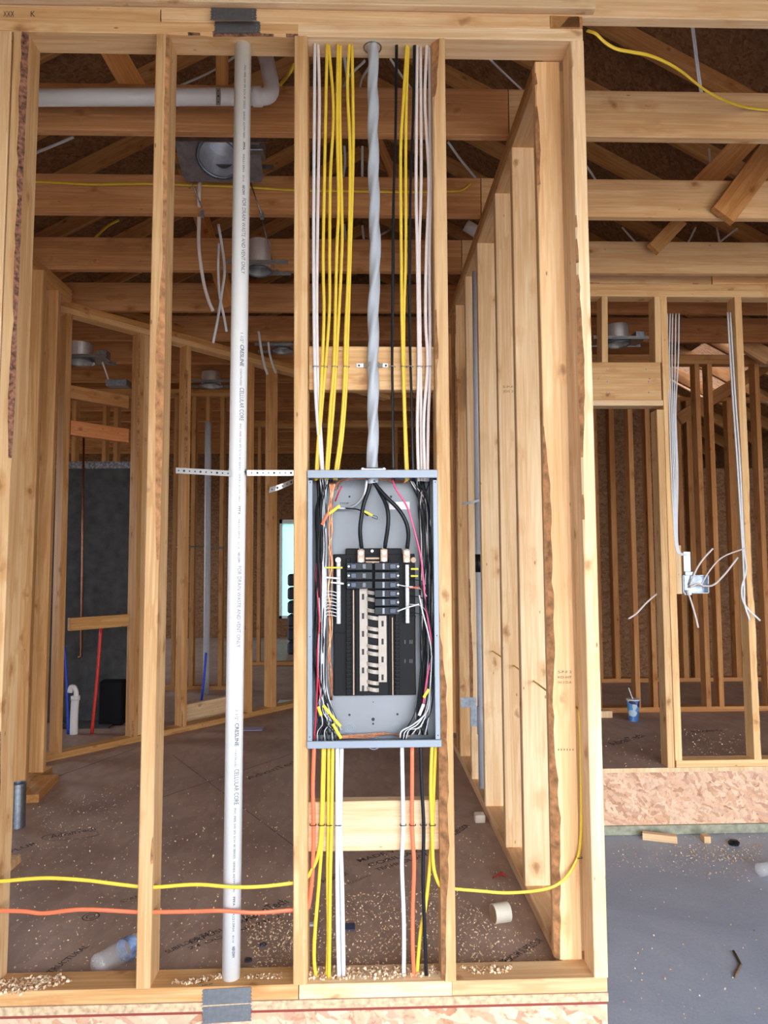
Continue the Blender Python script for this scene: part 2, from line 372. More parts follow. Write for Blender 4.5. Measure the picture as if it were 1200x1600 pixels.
# ------------------------------------------------------------------ text
def text_verts(s, bold=False):
    cu = bpy.data.curves.new('t', 'FONT'); cu.body = s; cu.size = 1; cu.resolution_u = 3
    if bold: cu.offset = .018
    o = bpy.data.objects.new('t', cu); me = bpy.data.meshes.new_from_object(o)
    v = [tuple(q.co) for q in me.vertices]; f = [tuple(p.vertices) for p in me.polygons]
    bpy.data.objects.remove(o); bpy.data.curves.remove(cu); bpy.data.meshes.remove(me)
    x0 = min(q[0] for q in v); x1 = max(q[0] for q in v)
    return [((q[0]-x0)/(x1-x0), q[1]) for q in v], f
def text_on(mb, s, fn, length, height, bold=False):
    """fn(u, v) -> world point; u along the writing in metres, v up the letters"""
    v, f = text_verts(s, bold)
    mb.add([fn(a*length, b*height/.72) for a, b in v], f)
def flat_text(mb, s, o, u, v, length, height, bold=False):
    o, u, v = Vector(o), Vector(u).normalized(), Vector(v).normalized()
    text_on(mb, s, lambda a, b: o+u*a+v*b, length, height, bold)

# =================================================================== STRUCTURE
HX0, HX1, HY1 = -5.2, 5.6, 9.0
SLABZ = -.36
RY = 2.03     # front of the raised floor behind the garage
def struct(name, mb, mat, label=None): return mb.build(name, mat, kind='structure', label=label)
floor = struct('floor', MB().box((HX0, .0, -.022), (.85, HY1, 0)).box((.85, RY, -.022), (HX1, HY1, 0)), SUBF, 'brown subfloor panels with printed marks and sawdust')
struct('floor_garage', MB().box((HX0, DOOR_Y-.3, SLABZ-.12), (HX1, RY+.05, SLABZ)), SLAB, 'smooth blue grey concrete garage slab')
struct('ground', MB().box((-40, -40, -.75), (40, 60, -.55)), plain('bare_ground', (.30, .26, .2), .9))
struct('wall_rim_front', MB().box((HX0, .004, SLABZ), (.85, .026, -.024)).box((.828, .026, SLABZ), (.85, RY, -.024)), OSB, 'OSB rim board under the front stud wall')
struct('wall_rim_back', MB().box((.85, RY+.004, SLABZ+.05), (HX1, RY+.026, -.024)), OSB, 'OSB rim board under the back stud wall')
struct('trim_sill', MB().box((.85, RY-.012, SLABZ), (HX1, RY+.03, SLABZ+.05), .003), plain('greenish_sill', (.27, .27, .20), .8, var=.3), 'greenish treated sill plate at the slab edge')
struct('trim_tape', MB().box((HX0, .001, -.031), (.85, .006, -.023)), plain('red_seam', (.22, .04, .03), .8), 'thin dark red seam line above the rim board')
QX0, QX1, QZ0, QZ1 = P(437, 880, HY1).x, P(520, 880, HY1).x, P(450, 966, HY1).z, P(450, 812, HY1).z
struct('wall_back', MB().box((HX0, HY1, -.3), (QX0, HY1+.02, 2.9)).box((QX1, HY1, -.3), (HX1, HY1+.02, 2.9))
       .box((QX0, HY1, -.3), (QX1, HY1+.02, QZ0)).box((QX0, HY1, QZ1), (QX1, HY1+.02, 2.9)), OSBSHADE)
def side_wall(name, x, s_):
    mb = MB(); ys = DOOR_Y
    for q in sorted(o for o in OPEN if o[0] == s_):
        mb.box((x, ys, SLABZ), (x+.02, q[1], 3.2)); mb.box((x, q[1], SLABZ), (x+.02, q[2], q[3])); mb.box((x, q[1], q[4]), (x+.02, q[2], 3.2)); ys = q[2]
    mb.box((x, ys, SLABZ), (x+.02, HY1, 3.2)); struct(name, mb, OSBSHADE)
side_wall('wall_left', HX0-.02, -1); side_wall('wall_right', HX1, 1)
struct('wall_garage_front', MB().box((HX0, DOOR_Y, SLABZ), (DOOR_X0, DOOR_Y+.1, 5.9)).box((DOOR_X1, DOOR_Y, SLABZ), (HX1, DOOR_Y+.1, 5.9)).box((DOOR_X0, DOOR_Y, DOOR_Z1), (DOOR_X1, DOOR_Y+.1, 5.9)), OSB)
RX, RZ, SL = .2, 5.75, .545
def roofpt(x, y, dz=0): return (x, y, RZ - SL*abs(x-RX) + dz)
mb = MB()
for s in (-1, 1):
    x1 = RX + s*5.9
    rects = [(RX, x1, DOOR_Y, HY1+.3)] if s < 0 else [(RX, 4.1, DOOR_Y, HY1+.3), (4.1, 4.75, DOOR_Y, 5.3), (4.1, 4.75, 7.2, HY1+.3), (4.75, x1, DOOR_Y, HY1+.3)]  # made-up hole in the right slope, so the bright sheet above shows
    for a0, a1, b0, b1 in rects:
        v = [roofpt(a0, b0), roofpt(a1, b0), roofpt(a1, b1), roofpt(a0, b1)]
        v += [(a, b, c+.015) for a, b, c in v]
        mb.add(v, [(0, 1, 2, 3), (7, 6, 5, 4), (0, 4, 5, 1), (1, 5, 6, 2), (2, 6, 7, 3), (3, 7, 4, 0)])
struct('ceiling_deck', mb, OSBSHADE, 'dark OSB roof deck above the trusses')
struct('ceiling_added_sheet', MB().add([roofpt(3.0, 4.0, .85), roofpt(7.2, 4.0, .85), roofpt(7.2, 9.9, .85), roofpt(3.0, 9.9, .85), roofpt(3.0, 4.0, .865), roofpt(7.2, 4.0, .865), roofpt(7.2, 9.9, .865), roofpt(3.0, 9.9, .865)], [(0, 1, 2, 3), (7, 6, 5, 4), (0, 4, 5, 1), (1, 5, 6, 2), (2, 6, 7, 3), (3, 7, 4, 0)]), OSB, 'sunlit OSB sheet seen through the roof opening')  # added sheet that catches outdoor light for the bright patches
struct('wall_gable', MB().add([(HX0, HY1+.01, 2.8), (HX1, HY1+.01, 2.8), (RX, HY1+.01, RZ+.0), (HX0, HY1+.03, 2.8), (HX1, HY1+.03, 2.8), (RX, HY1+.03, RZ)], [(0, 1, 2), (5, 4, 3), (0, 2, 5, 3), (1, 4, 5, 2)]), OSBSHADE)

struct('trim_subfloor_edge', MB().box((HX0, -.002, -.0225), (.8515, -.0002, -.0005)), plain('subfloor_edge_wood', (.52, .37, .23), .85, var=.35, scale=70), 'layered cut edge of the subfloor sheet')
# window on the far wall seen past the pipe
fr = MB()
QM = (QX0+QX1)/2
for a in ((QX0, QZ0, QX0+.04, QZ1), (QX1-.04, QZ0, QX1, QZ1), (QX0, QZ0, QX1, QZ0+.04), (QX0, QZ1-.06, QX1, QZ1), (QM-.015, QZ0+.04, QM+.015, QZ1-.06)):
    fr.box((a[0], HY1-.03, a[1]), (a[2], HY1+.05, a[3]))
wf = fr.build('window_1', plain('white_vinyl', (.75, .77, .77), .4), kind='structure', label='bright window in the far wall beyond the studs')
MB().box((QX0+.03, HY1+.008, QZ0+.03), (QX1-.03, HY1+.014, QZ1-.03)).build('window_pane', GLASS, wf)

# =================================================================== FRONT WALL
ZT, ZB = 2.700, .038
def colx(px, py, Y=0): return P(px, py, Y).x
def front_stud(pt, pb, label, wane=0, tint=(1, 1, 1), mat=PINE, seed=None, **kw):
    return board('stud', (colx(pb, 1540), .0445, ZB), (colx(pt, 56), .0445, ZT), .038, .089, X3, mat=mat, tint=tint, wane=wane, label=label, group=None, seed=seed, **kw)
front_stud(7, -48, 'plain pine stud at the far left picture edge, doubled against a barky one', tint=(.98, .93, .88), mat=PALE)
front_stud(31, -26, 'left pine stud with a dark bark streak running down its edge', wane=1, seed=3, bark=DBARK, deep=1.5)
front_stud(254, 223, 'rough edged pine stud just left of the white plastic pipe', wane=1, seed=11, deep=1.2)
front_stud(470, 469, 'pine stud along the left side of the grey breaker panel', wane=0)
front_stud(685, 702, 'pine stud with chewed left edge along the right side of the breaker panel', wane=-1, seed=21, deep=1.7)
front_stud(902, 940, 'pale waney pine stud at the outer corner beside the garage opening', wane=-1, seed=5, mat=PALE)
hb = dict(cat='wall plate')
# plates
hbeam('top_plate', -2.2, .010, .0445, 2.719, .038, .089, label='lower top plate with bark edge over the left stud bays', wane=1, seed=8, bark=DBARK, deep=1.8, **hb)
hbeam('top_plate', .010, .85, .0445, 2.719, .038, .089, mat=PALE, label='lower top plate drilled for the cables above the breaker panel', **hb)
hbeam('top_plate', -2.2, P(195*.0+250, 30, 0).x, .0445, 2.757, .038, .089, label='upper top plate running left from above the second stud', **hb)
hbeam('top_plate', P(252, 30, 0).x, P(860, 30, 0).x, .0445, 2.757, .038, .089, mat=PALE, tint=(.97, .93, .88), label='upper top plate above the pipe and the breaker panel', **hb)
hbeam('blocking', P(863, 30, 0).x, .85, .0445, 2.757, .038, .089, tint=(.75, .6, .5), label='short dark end block on the top plate at the garage corner', cat='block')
# the chord that sits on the wall and goes on over the garage
hbeam('ceiling_joist', -2.4, P(395, 10, 0).x, .021, 2.868, .184, .038, mat=PALE, label='pale ceiling joist lying on the wall top, left piece', cat='joist')
hbeam('ceiling_joist', P(396, 10, 0).x, 3.2, .021, 2.868, .184, .038, mat=PALE, tint=(1.06, 1.04, 1.02), label='pale ceiling joist over the breaker panel, reaching out above the garage', cat='joist')
hbeam('ledger_board', -2.4, P(930, 20, -.02).x, -.012, 2.80, .038, .026, mat=PALE, label='thin pale ledger strip along the top of the front wall', cat='board')
# bottom plates
hbeam('bottom_plate', -2.2, P(466, 1550, 0).x, .0445, .019, .038, .089, wane=-1, seed=4, tint=(1, .92, .82), label='chipped bottom plate under the pipe bay and left bays', **hb)
hbeam('bottom_plate', P(467.5, 1550, 0).x, P(706, 1550, 0).x, .0445, .019, .038, .089, mat=PALE, label='clean bottom plate below the breaker panel', **hb)
hbeam('bottom_plate', P(706.5, 1550, 0).x, .85, .0445, .019, .038, .089, mat=PALE, tint=(1, .95, .88), label='bottom plate at the garage corner right of the panel bay', **hb)
# blocking behind the cables
xl, xr = .040, .4045
z1, z0 = P(580, 541, .045).z, P(580, 609, .045).z
hbeam('blocking', xl, xr, .065, (z0+z1)/2, z1-z0, .038, label='wood block between studs behind the cables above the panel', cat='block')
z1, z0 = P(580, 1252, .045).z, P(580, 1330, .045).z
hbeam('blocking', xl, xr, .065, (z0+z1)/2, z1-z0, .038, mat=PALE, label='wood block between studs behind the cables below the panel', cat='block')

# =================================================================== WING WALL (right, running away)
WX = .7525; WC = WX+.0445
G = 'wing wall studs'
tp = P(862, 100, .09).x
cb0, ct0 = P(868, 1510, .092).x, P(834, 90, .092).x
board('stud', ((cb0+.811)/2, .111, .038), ((ct0+.809)/2, .111, ZT), .811-cb0, .038, X3, mat=PALE, tint=(1, .90, .78), wane=-1, seed=31, deep=1.7, label='wide corner stud with a barky left edge next to the garage corner', cat='stud')
fy = [.147]
for i, px in enumerate([809, 781, 751, 731, 714]):
    y = PXp(px, 760, WX).y; 
    board('stud', (WC, y+.019, .038), (WC, y+.019, ZT), .089, .038, X3, mat=PALE if i != 4 else PINE, tint=(1, .97, .93), wane=-1 if i > 2 else 0, seed=40+i,
          label='%s stud of the wing wall counting back from the corner stud' % ordn(i), group='studs of the receding wing wall')
    fy.append(y)
board('stud', (WC, .152, .038), (WC-.004, .152, ZT), .089, .038, X3, mat=PINE, wane=-1, seed=77, label='darker stud pressed behind the wide corner stud')
board('bottom_plate', (WC, .09, .019), (WC, 2.6, .019), .089, .038, -X3, mat=PALE, tint=(.95, .85, .78), label='bottom plate of the receding wing wall', cat='wall plate')
board('top_plate', (WC, .09, 2.719), (WC, 2.6, 2.719), .089, .038, -X3, mat=PALE, tint=(.9, .78, .65), label='lower top plate of the receding wing wall', cat='wall plate')
board('top_plate', (WC, .0, 2.757), (WC, 2.6, 2.757), .089, .038, -X3, tint=(.8, .65, .5), label='upper top plate of the receding wing wall', cat='wall plate')
# far end pieces and the stud group beyond
for i, (px, y) in enumerate([(700, 2.35), (690, 2.75)]):
    board('stud', (WC, y, .038), (WC, y, ZT), .089, .038, X3, tint=(.9, .75, .6), label=['dim stud near the far end of the wing wall', 'dimmest stud at the very end of the wing wall'][i])
# grey conduit in the wing wall
y = PZ(753, 1243, .0).y
pc = [P(742, 425, y), P(746, 780, y), P(753, 1243, y)]
r_ = .0150
cr = empty('conduit_pipe', (pc[2].x, pc[2].y, 0), 'grey plastic pipe standing in the receding wing wall', 'pipe')
MB().cyl(pc[2], pc[1], r_, 20).cyl(pc[1], pc[0], r_, 20).build('pipe', GREYCON, cr, smooth=True)
MB().cyl(P(747.8, 894, y), P(747.3, 866, y), r_+.0016, 20).build('black_band', BLK, cr, smooth=True)
MB().cyl(P(751.6, 1147, y), P(751, 1103, y), r_+.004, 20).build('coupling', GREYCON, cr, smooth=True)
MB().strip([P(722, 787, y-.03), P(738, 785, y-.027), P(757, 779, y-.027)], .013, .002, Z3).build('pipe_strap', DSTEEL, label='dull metal strap across the grey pipe in the wing wall', cat='strap')
pn = empty('nail_plate', P(735, 1110, y-.03), 'galvanised plate on the wing wall beside the grey pipe', 'metal plate')
a = P(720, 1090, y-.03); b = P(744, 1105, y-.026)
MB().box((a.x, a.y, b.z), (b.x, a.y+.002, a.z)).box((P(735, 1105, y-.03).x, a.y-.001, P(735, 1135, y-.03).z), (P(745, 1105, y-.03).x, a.y+.003, b.z)).build('plate', STEEL, pn)

# cable through the wing wall studs
a = P(903, 1107, .10); 
wing_pts = [a, Vector((.80, .35, a.z+.0)), Vector((.797, 1.0, a.z+.01)), Vector((.797, 1.9, a.z+.0))]

# =================================================================== PVC PIPE in the left bay
PR = .0245
pb_, pt_ = P(361, 1533, .045), P(380, 62, .045)
pipe = empty('drain_pipe', (pb_.x, pb_.y, pb_.z), 'white plastic drain vent pipe with printed lettering standing in the left bay', 'pipe')
ax = (pt_-pb_)
MB().cyl(pb_, pb_+ax*1.01, PR, 40).build('pipe', WHITEPVC, pipe, smooth=True)
mb = MB(); mbb = MB(); mbs = MB()
axn = ax.normalized(); side = X3-axn*X3.dot(axn); side.normalize(); frnt = axn.cross(side)*-1
if frnt.y > 0: frnt = -frnt
def pipefn(py0):
    t0 = (py0-1533)/(62-1533)
    base = pb_+ax*t0
    def f(u, v, th0):
        th = th0 + v/PR
        return base - axn*u + (side*math.sin(th)+frnt*math.cos(th))*(PR+.0013)
    return f
PT = []
def ptext(s, y0, y1, h, th0, bold=False, tgt=mb):
    fn = pipefn(y0); L = abs(y1-y0)/1471*ax.length; tgt = MB()
    PT.append((tgt, bold or h > .0115))
    text_on(tgt, s, lambda u, v: fn(u, v, th0), L, h, bold)
for off in (-582, 0, 581):
    th = .30 if off <= 0 else .25
    for s, a0, a1, h, bo, tg in [('1 1/2"', 553, 569, .0085, 0, mb), ('CRESLINE', 572, 606, .0105, 1, mbb), ('COEXTRUDED', 610, 637, .005, 0, mb), ('CELLULAR CORE', 640, 692, .0125, 0, mbb),
                             ('PVC PIPE SW IPS SCH 40 SERIES', 697, 770, .0055, 0, mb), ('SERIES ASTM F891', 774, 818, .005, 0, mb), ('PPFA', 825, 838, .0062, 1, mbb),
                             ('042213RH', 845, 874, .0055, 0, mb), ('0114', 880, 890, .005, 0, mb), ('NSF-DWV', 896, 912, .007, 1, mbs), ('FOR DRAIN WASTE AND VENT ONLY', 917, 1040, .011, 0, mb)]:
        if a0+off < 66 or a1+off > 1520: continue
        ptext(s, a0+off, a1+off, h, th, bool(bo), tg)
DPR = plain('dark_print', (.09, .10, .13), .6)
for m_, dk in PT: m_.build('printed_text', DPR if dk else PINK_INK, pipe)
# strap around the pipe
def holes_strip(pts, w, wdir, name, label, nh):
    root = empty(name, pts[0], label, 'strap')
    MB().strip(pts, w, .0012, wdir).build('band', STRAPM, root)
    mbh = MB(); 
    tot = [0]
    for i in range(1, len(pts)): tot.append(tot[-1]+(pts[i]-pts[i-1]).length)
    for k in range(nh):
        s = tot[-1]*(k+.5)/nh
        for i in range(1, len(pts)):
            if tot[i] >= s:
                t = (s-tot[i-1])/(tot[i]-tot[i-1]); q = pts[i-1].lerp(pts[i], t); d = (pts[i]-pts[i-1]).normalized(); break
        nrm = d.cross(Vector(wdir)).normalized()
        if nrm.y > 0: nrm = -nrm
        mbh.cyl(q+nrm*.0008, q+nrm*.0011, .0033 if k % 3 == 1 else .0022, 10)
    mbh.build('hole', INK, root, label='dark round holes punched along the band')
    return root
STRAPM = plain('zinc_strap', (.45, .44, .44), .4, .7, var=.05)
zs = P(372, 738, .05).z; cx = P(372, 740, .05)
sp_pts = [P(275, 735, .03), P(361, 740, .02)]
for k in range(9):
    t = math.pi*(-.42 + .84*k/8); sp_pts.append(Vector((cx.x+math.sin(t)*(PR+.0015), cx.y-math.cos(t)*(PR+.0015), zs)))
sp_pts += [P(386, 739, .02), P(459, 739, .03)]
holes_strip(sp_pts, .016, Z3, 'perforated_strap', 'perforated metal strap nailed across the studs and over the white pipe', 26)
holes_strip([P(421, 766, .03), P(431, 763, .025), P(442, 759, .035), P(458, 752, .06)], .016, Vector((.15, 0, 1)), 'perforated_strap', 'loose bent end of perforated strap poking out left of the panel stud', 5)

# nail plates
def nail_plate(px0, py0, px1, py1, Yf, label, seed, tilt=0):
    rs = random.Random(seed); a, b = P(px0, py0, Yf), P(px1, py1, Yf); n = 9
    out = []
    for i in range(n+1): out.append((a.x+(-.004 if i % 2 else 0)+rs.uniform(-.001, .001), a.z+(b.z-a.z)*i/n))
    for i in range(n, -1, -1): out.append((b.x+(.004 if i % 2 else 0)+rs.uniform(-.001, .001), a.z+(b.z-a.z)*i/n+tilt))
    m = len(out); v = [(x, Yf-.0009, z) for x, z in out]+[(x, Yf+.0006, z) for x, z in out]
    f = [tuple(range(m)), tuple(range(2*m-1, m-1, -1))]+[(i, i+m, (i+1) % m+m, (i+1) % m) for i in range(m)]
    r = empty('nail_plate', (a.x, Yf, b.z), label, 'metal plate')
    MB().add(v, f).build('plate', NAILP, r)
    d = MB()
    for k in range(6):
        d.cyl((a.x+(b.x-a.x)*(.06 if k % 2 else .94), Yf-.001, a.z+(b.z-a.z)*(.2+.3*(k//2))), (a.x+(b.x-a.x)*(.06 if k % 2 else .94), Yf-.0022, a.z+(b.z-a.z)*(.2+.3*(k//2))), .0016, 8)
    d.build('nail_head', STEEL, r)
nail_plate(331, 12, 399, 32, -.0265, 'upper grey nail plate on the top plates above the white pipe', 1)
nail_plate(337, 34, 405, 53, -.0015, 'lower grey nail plate on the top plates above the white pipe', 2, .003)
nail_plate(318, 1546, 391, 1569, -.0015, 'upper grey nail plate on the bottom plate below the white pipe', 3, .004)
nail_plate(318, 1573, 391, 1598, -.0015, 'lower grey nail plate under the white pipe, at the floor edge', 4, .005)

# =================================================================== ELECTRICAL PANEL
PF, PB = -.012, .082
x0, x1 = .0405, .4035
zt, zb = P(585, 735, PF).z, P(585, 1168, PF).z
panel = empty('breaker_panel', ((x0+x1)/2, 0, zb), 'open grey breaker panel between two studs, full of wires', 'electrical panel')
enc = MB()
T = .0016
enc.box((x0, PF+.004, zb), (x0+T, PB, zt)).box((x1-T, PF+.004, zb), (x1, PB, zt)).box((x0, PF+.004, zb), (x1, PB, zb+T)).box((x0, PF+.004, zt-T), (x1, PB, zt))
enc.build('enclosure_side', PGREY, panel)
MB().box((x0, PB-.001, zb), (x1, PB+.001, zt)).build('back_plate', plain('panel_back_grey', (.235, .25, .28), .5, var=.02), panel)
ft, fs = .021, .0135
MB().box((x0-.001, PF, zt-ft), (x1+.001, PF+.004, zt+.002), .0015).build('top_flange', PGREY, panel)
MB().box((x0-.001, PF-.002, zb-.001), (x1+.003, PF+.004, zb+.019), .0015).build('bottom_flange', PGREY, panel)
for s in (0, 1):
    a = x0 if s == 0 else x1-fs
    f_ = MB().box((a, PF+.001, zb+.019), (a+fs, PF+.0035, zt-ft-.006), .001)
    fo = f_.build('side_flange', PGREY, panel)
    h = MB()
    for zz in (zt-ft-.012, zb+.30, zb+.03): h.cyl((a+fs/2, PF+.0012, zz), (a+fs/2, PF+.0004, zz), .0016, 10)
    h.build('screw_hole', INK, fo)
# knockouts on the back plate, holes
def bp(px, py, dy=-.002): return P(px, py, PB+dy)
ko = MB()
for px, py, r in [(546, 755, .014), (547, 1138, .014), (619, 1138, .014), (584, 1160, .02)]:
    c = bp(px, py); 
    for rr in (r, r*.68): ko.lathe((c.x, PB-.001, c.z), (0, -1, 0), [(0, rr+.0012), (.001, rr), (0, rr-.0012)], 32)
ko.build('knockout', PGREY, panel, smooth=True)
hl = MB()
for px, py, r in [(546, 776, .003), (611, 776, .0035), (546, 1117, .0033), (621, 1116, .0033), (583, 1097, .0015), (583, 1124, .0048), (583, 1131, .0028)]:
    c = bp(px, py); hl.cyl((c.x, PB-.0012, c.z), (c.x, PB-.0018, c.z), r, 14)
hl.build('screw_hole', INK, panel)
MB().box((bp(608, 784).x, PB-.002, bp(608, 796).z), (bp(640, 784).x, PB-.0012, bp(640, 784).z)).build('sticker', TAPEW, panel, label='pale sticker on the back of the panel')
mt = MB(); c = bp(531, 788); flat_text(mt, 'STOP', (c.x, PB-.002, c.z), X3, Z3, .026, .006); mt.build('stamped_text', INK, panel)
# black interior base
IB = .060
def ipt(px, py, Y=IB): return P(px, py, Y)
def ibox(mbx, px0, py0, px1, py1, Y0, Y1, c=.0008):
    a, b = P(px0, py0, Y0), P(px1, py1, Y0); return mbx.box((a.x, Y0, b.z), (b.x, Y1, a.z), c)
base = MB(); ibox(base, 521, 866, 650, 1086, .058, .078, .002); ibox(base, 540, 857, 628, 867, .058, .078, .002)
ibox(base, 541, 872, 548, 1086, .050, .058, .001); ibox(base, 617, 900, 624, 1086, .050, .058, .001); ibox(base, 556, 872, 560, 1086, .051, .058); ibox(base, 607, 872, 611, 1086, .051, .058)
for k in range(26):
    yy = 922+k*6.2
    if yy < 1080: ibox(base, 541, yy, 549, yy+3, .046, .050, .0005)
    if yy > 966 and yy < 1080: ibox(base, 617, yy, 625, yy+3, .046, .050, .0005)
ibox(base, 628, 962, 650, 964, .056, .058); ibox(base, 524, 988, 540, 990, .056, .058)
base.build('interior_base', PLASTIC, panel)
sl = MB()
for yy in (1000, 1030):
    for xx in (632, 640, 643): ibox(sl, xx, yy, xx+1.6, yy+6, .0565, .058, 0)
sl.build('slot', plain('slot_grey', (.05, .05, .06), .5), panel)
# bus bars
bus = MB(); ibox(bus, 561.5, 919, 575, 1080, .052, .055); bus.build('bus_bar', TINBUS, panel)
bus = MB(); ibox(bus, 591, 962, 604.5, 1066, .052, .055); bus.build('bus_bar', TINBUS, panel)
bs = MB()
for yy in (932, 962, 990, 1018, 1047, 1075): ibox(bs, 565.5, yy-4, 569, yy+5, .0512, .0518, 0)
for yy in (974, 1002, 1030, 1058): ibox(bs, 596, yy-4, 599.5, yy+5, .0512, .0518, 0)
bs.build('bus_slot', INK, panel)
# staggered fingers
for k, yy in enumerate(range(925, 1083, 14)):
    if k < 2 or yy > 950 or True:
        m = MB(); s = k % 2
        a = ipt(573, yy, .048); b = ipt(592, yy, .048)
        xa, xb = a.x, b.x; h = .0105; zc = a.z
        prof = [(0, .052), (.25, .044), (.5, .0415), (.8, .044), (1, .052)]
        v = []
        for t, Y in prof:
            tt = t; dz = (.006*(1 if s else -1))*(1-t if s else t)
            x = xa+(xb-xa)*tt
            for q in (-1, 1): v += [(x, Y, zc+q*h/2+dz), (x, Y+.002, zc+q*h/2+dz)]
        f = []
        for i in range(4):
            o_ = i*4; f += [(o_, o_+4, o_+6, o_+2), (o_+1, o_+3, o_+7, o_+5), (o_, o_+1, o_+5, o_+4), (o_+2, o_+6, o_+7, o_+3)]
        f += [(0, 2, 3, 1), (16, 17, 19, 18)]
        m.add(v, f).build('bus_finger', TINBUS, panel)
for (pxa, ya) in ((552.5, 922), (613.5, 965)):
    m = MB(); ibox(m, pxa-1.1, ya, pxa+1.1, 1086, .0465, .050, 0); m.build('rail', BRONZE, panel, label='thin copper coloured vertical rail')
# breakers
def breaker(px0, px1, py, right):
    root_b = MB(); ibox(root_b, px0, py-5.7, px1, py+5.7, .022, .052, .0012)
    o = root_b.build('breaker', BREAK, panel)
    if right: hx0, hx1, sx = 609, 619, 622
    else: hx0, hx1, sx = 548, 557, 545
    h = MB(); ibox(h, hx0, py-4, hx1, py+4, .014, .0225, .0015); h.build('toggle', plain('toggle_blue_black', (.045, .06, .10), .3, spec=.3), o)
    h = MB(); (ibox(h, 597.5, py-4.6, 601, py+4.6, .0195, .0222, .0005) if right else ibox(h, 566, py-4, 572, py+4, .0175, .0222, .001)); h.build('handle', plain('handle_grey', (.22, .25, .31), .35) if right else plain('handle_black', (.06, .07, .09), .3), o)
    c = P(sx, py, .022); m = MB().cyl((c.x, .0215, c.z), (c.x, .020, c.z), .0028, 12); m.build('terminal_screw', SILVER, o)
for i, yy in enumerate((885, 899.5, 914)): breaker(541.5, 582, yy, 0)
for i, yy in enumerate((885, 899.5, 914, 927.5, 941, 954.5)): breaker(585.5, 624, yy, 1)
# lugs
for px, py in ((564, 869), (600, 868), (635.5, 869)):
    m = MB(); ibox(m, px-5.5, py-10, px+5.5, py+10, .028, .050, .0015); lg = m.build('lug', BRONZE, panel)
    m = MB()
    for dy in (-4.5, 6.5):
        c = P(px, py+dy, .028); m.cyl((c.x, .0285, c.z), (c.x, .0235, c.z), .0058, 18)
    m.build('lug_screw', SILVER, lg, smooth=False)
    m = MB(); c = P(px, py-11, .036); m.cyl((c.x, .036, c.z-.006), (c.x, .036, c.z+.012), .0062, 14); m.build('bare_strand', SILVER, lg, smooth=True)
m = MB(); ibox(m, 571, 871, 593, 874, .045, .050); ibox(m, 571, 877, 593, 880, .045, .050); m.build('lug_bridge', BRONZE, panel)
c = P(646, 875, .05); m = MB().cyl((c.x, .052, c.z), (c.x, .046, c.z), .0078, 20).cyl((c.x, .046, c.z), (c.x, .045, c.z), .0028, 12); m.build('mounting_ear', BRONZE, panel)
c = P(581.5, 861, .055); MB().cyl((c.x, .057, c.z), (c.x, .052, c.z), .004, 14).build('mounting_screw', SILVER, panel)
for px, y0, y1 in ((529, 872, 975), (636.5, 882, 974)):
    m = MB(); ibox(m, px-3.4, y0, px+3.4, y1, .036, .052, .001); nb = m.build('neutral_bar', plain('bar_aluminium', (.36, .36, .37), .4, .1), panel)
    m = MB()
    yy = y0+4
    while yy < y1-2:
        c = P(px, yy, .036); m.cyl((c.x, .0365, c.z), (c.x, .034, c.z), .0036, 10); yy += 5.6
    m.build('terminal_screw', DSTEEL, nb)
m = MB(); c = P(528.5, 875, .034); m.cyl((c.x, .036, c.z), (c.x, .022, c.z), .0075, 16); m.build('ground_lug', SILVER, panel)
# wires inside
def wire(pts, col, r=.0018, Y=.03, n=7, lab=None, name='wire'):
    q = []
    for p in pts:
        yy = p[2] if len(p) > 2 else Y; q.append(P(p[0], p[1], yy))
    return MB().tube(q, r, n=n, sub=5).build(name, col, panel, smooth=True, label=lab)
BIG = .0058
wire([(579, 752, .03), (575, 768, .028), (569, 785, .024), (565, 805, .02), (562.5, 830, .022), (565, 857, .034)], BLK, BIG, n=14, lab='thick black feeder wire to the left lug')
wire([(584, 752, .034), (593, 768, .032), (601, 783, .028), (606, 800, .022), (606, 822, .022), (601, 857, .034)], BLK, BIG, n=14, lab='thick black feeder wire to the middle lug')
wire([(582, 751, .026), (593, 765, .022), (606, 779, .018), (622, 795, .018), (634, 815, .02), (638, 835, .024), (636, 857, .034)], BLK, BIG, n=14, lab='thick black feeder wire to the right lug')
wire([(573, 750, .028), (571, 765, .028), (567, 777, .032), (556, 789, .045), (540, 794, .055), (524, 794, .055), (512, 800, .05)], SILVER, .0042, n=9, lab='bare stranded ground wire')
wire([(540, 794, .05), (552, 795, .045), (562, 797, .05), (575, 806, .04)], BLK, .002, lab='black zip tie end')
m = MB(); m.tube([P(568, 799, .03), P(574, 801, .03), P(582, 806, .028)], .0035, .0018, n=6); m.build('wire_tag', TAPEY, panel)
m = MB(); m.tube([P(582, 805, .028), P(589, 807, .028), P(589, 811, .028), P(581, 808, .028)], .0009, n=6); m.build('wire_tag', BLK, panel, label='black loop of a zip tie')
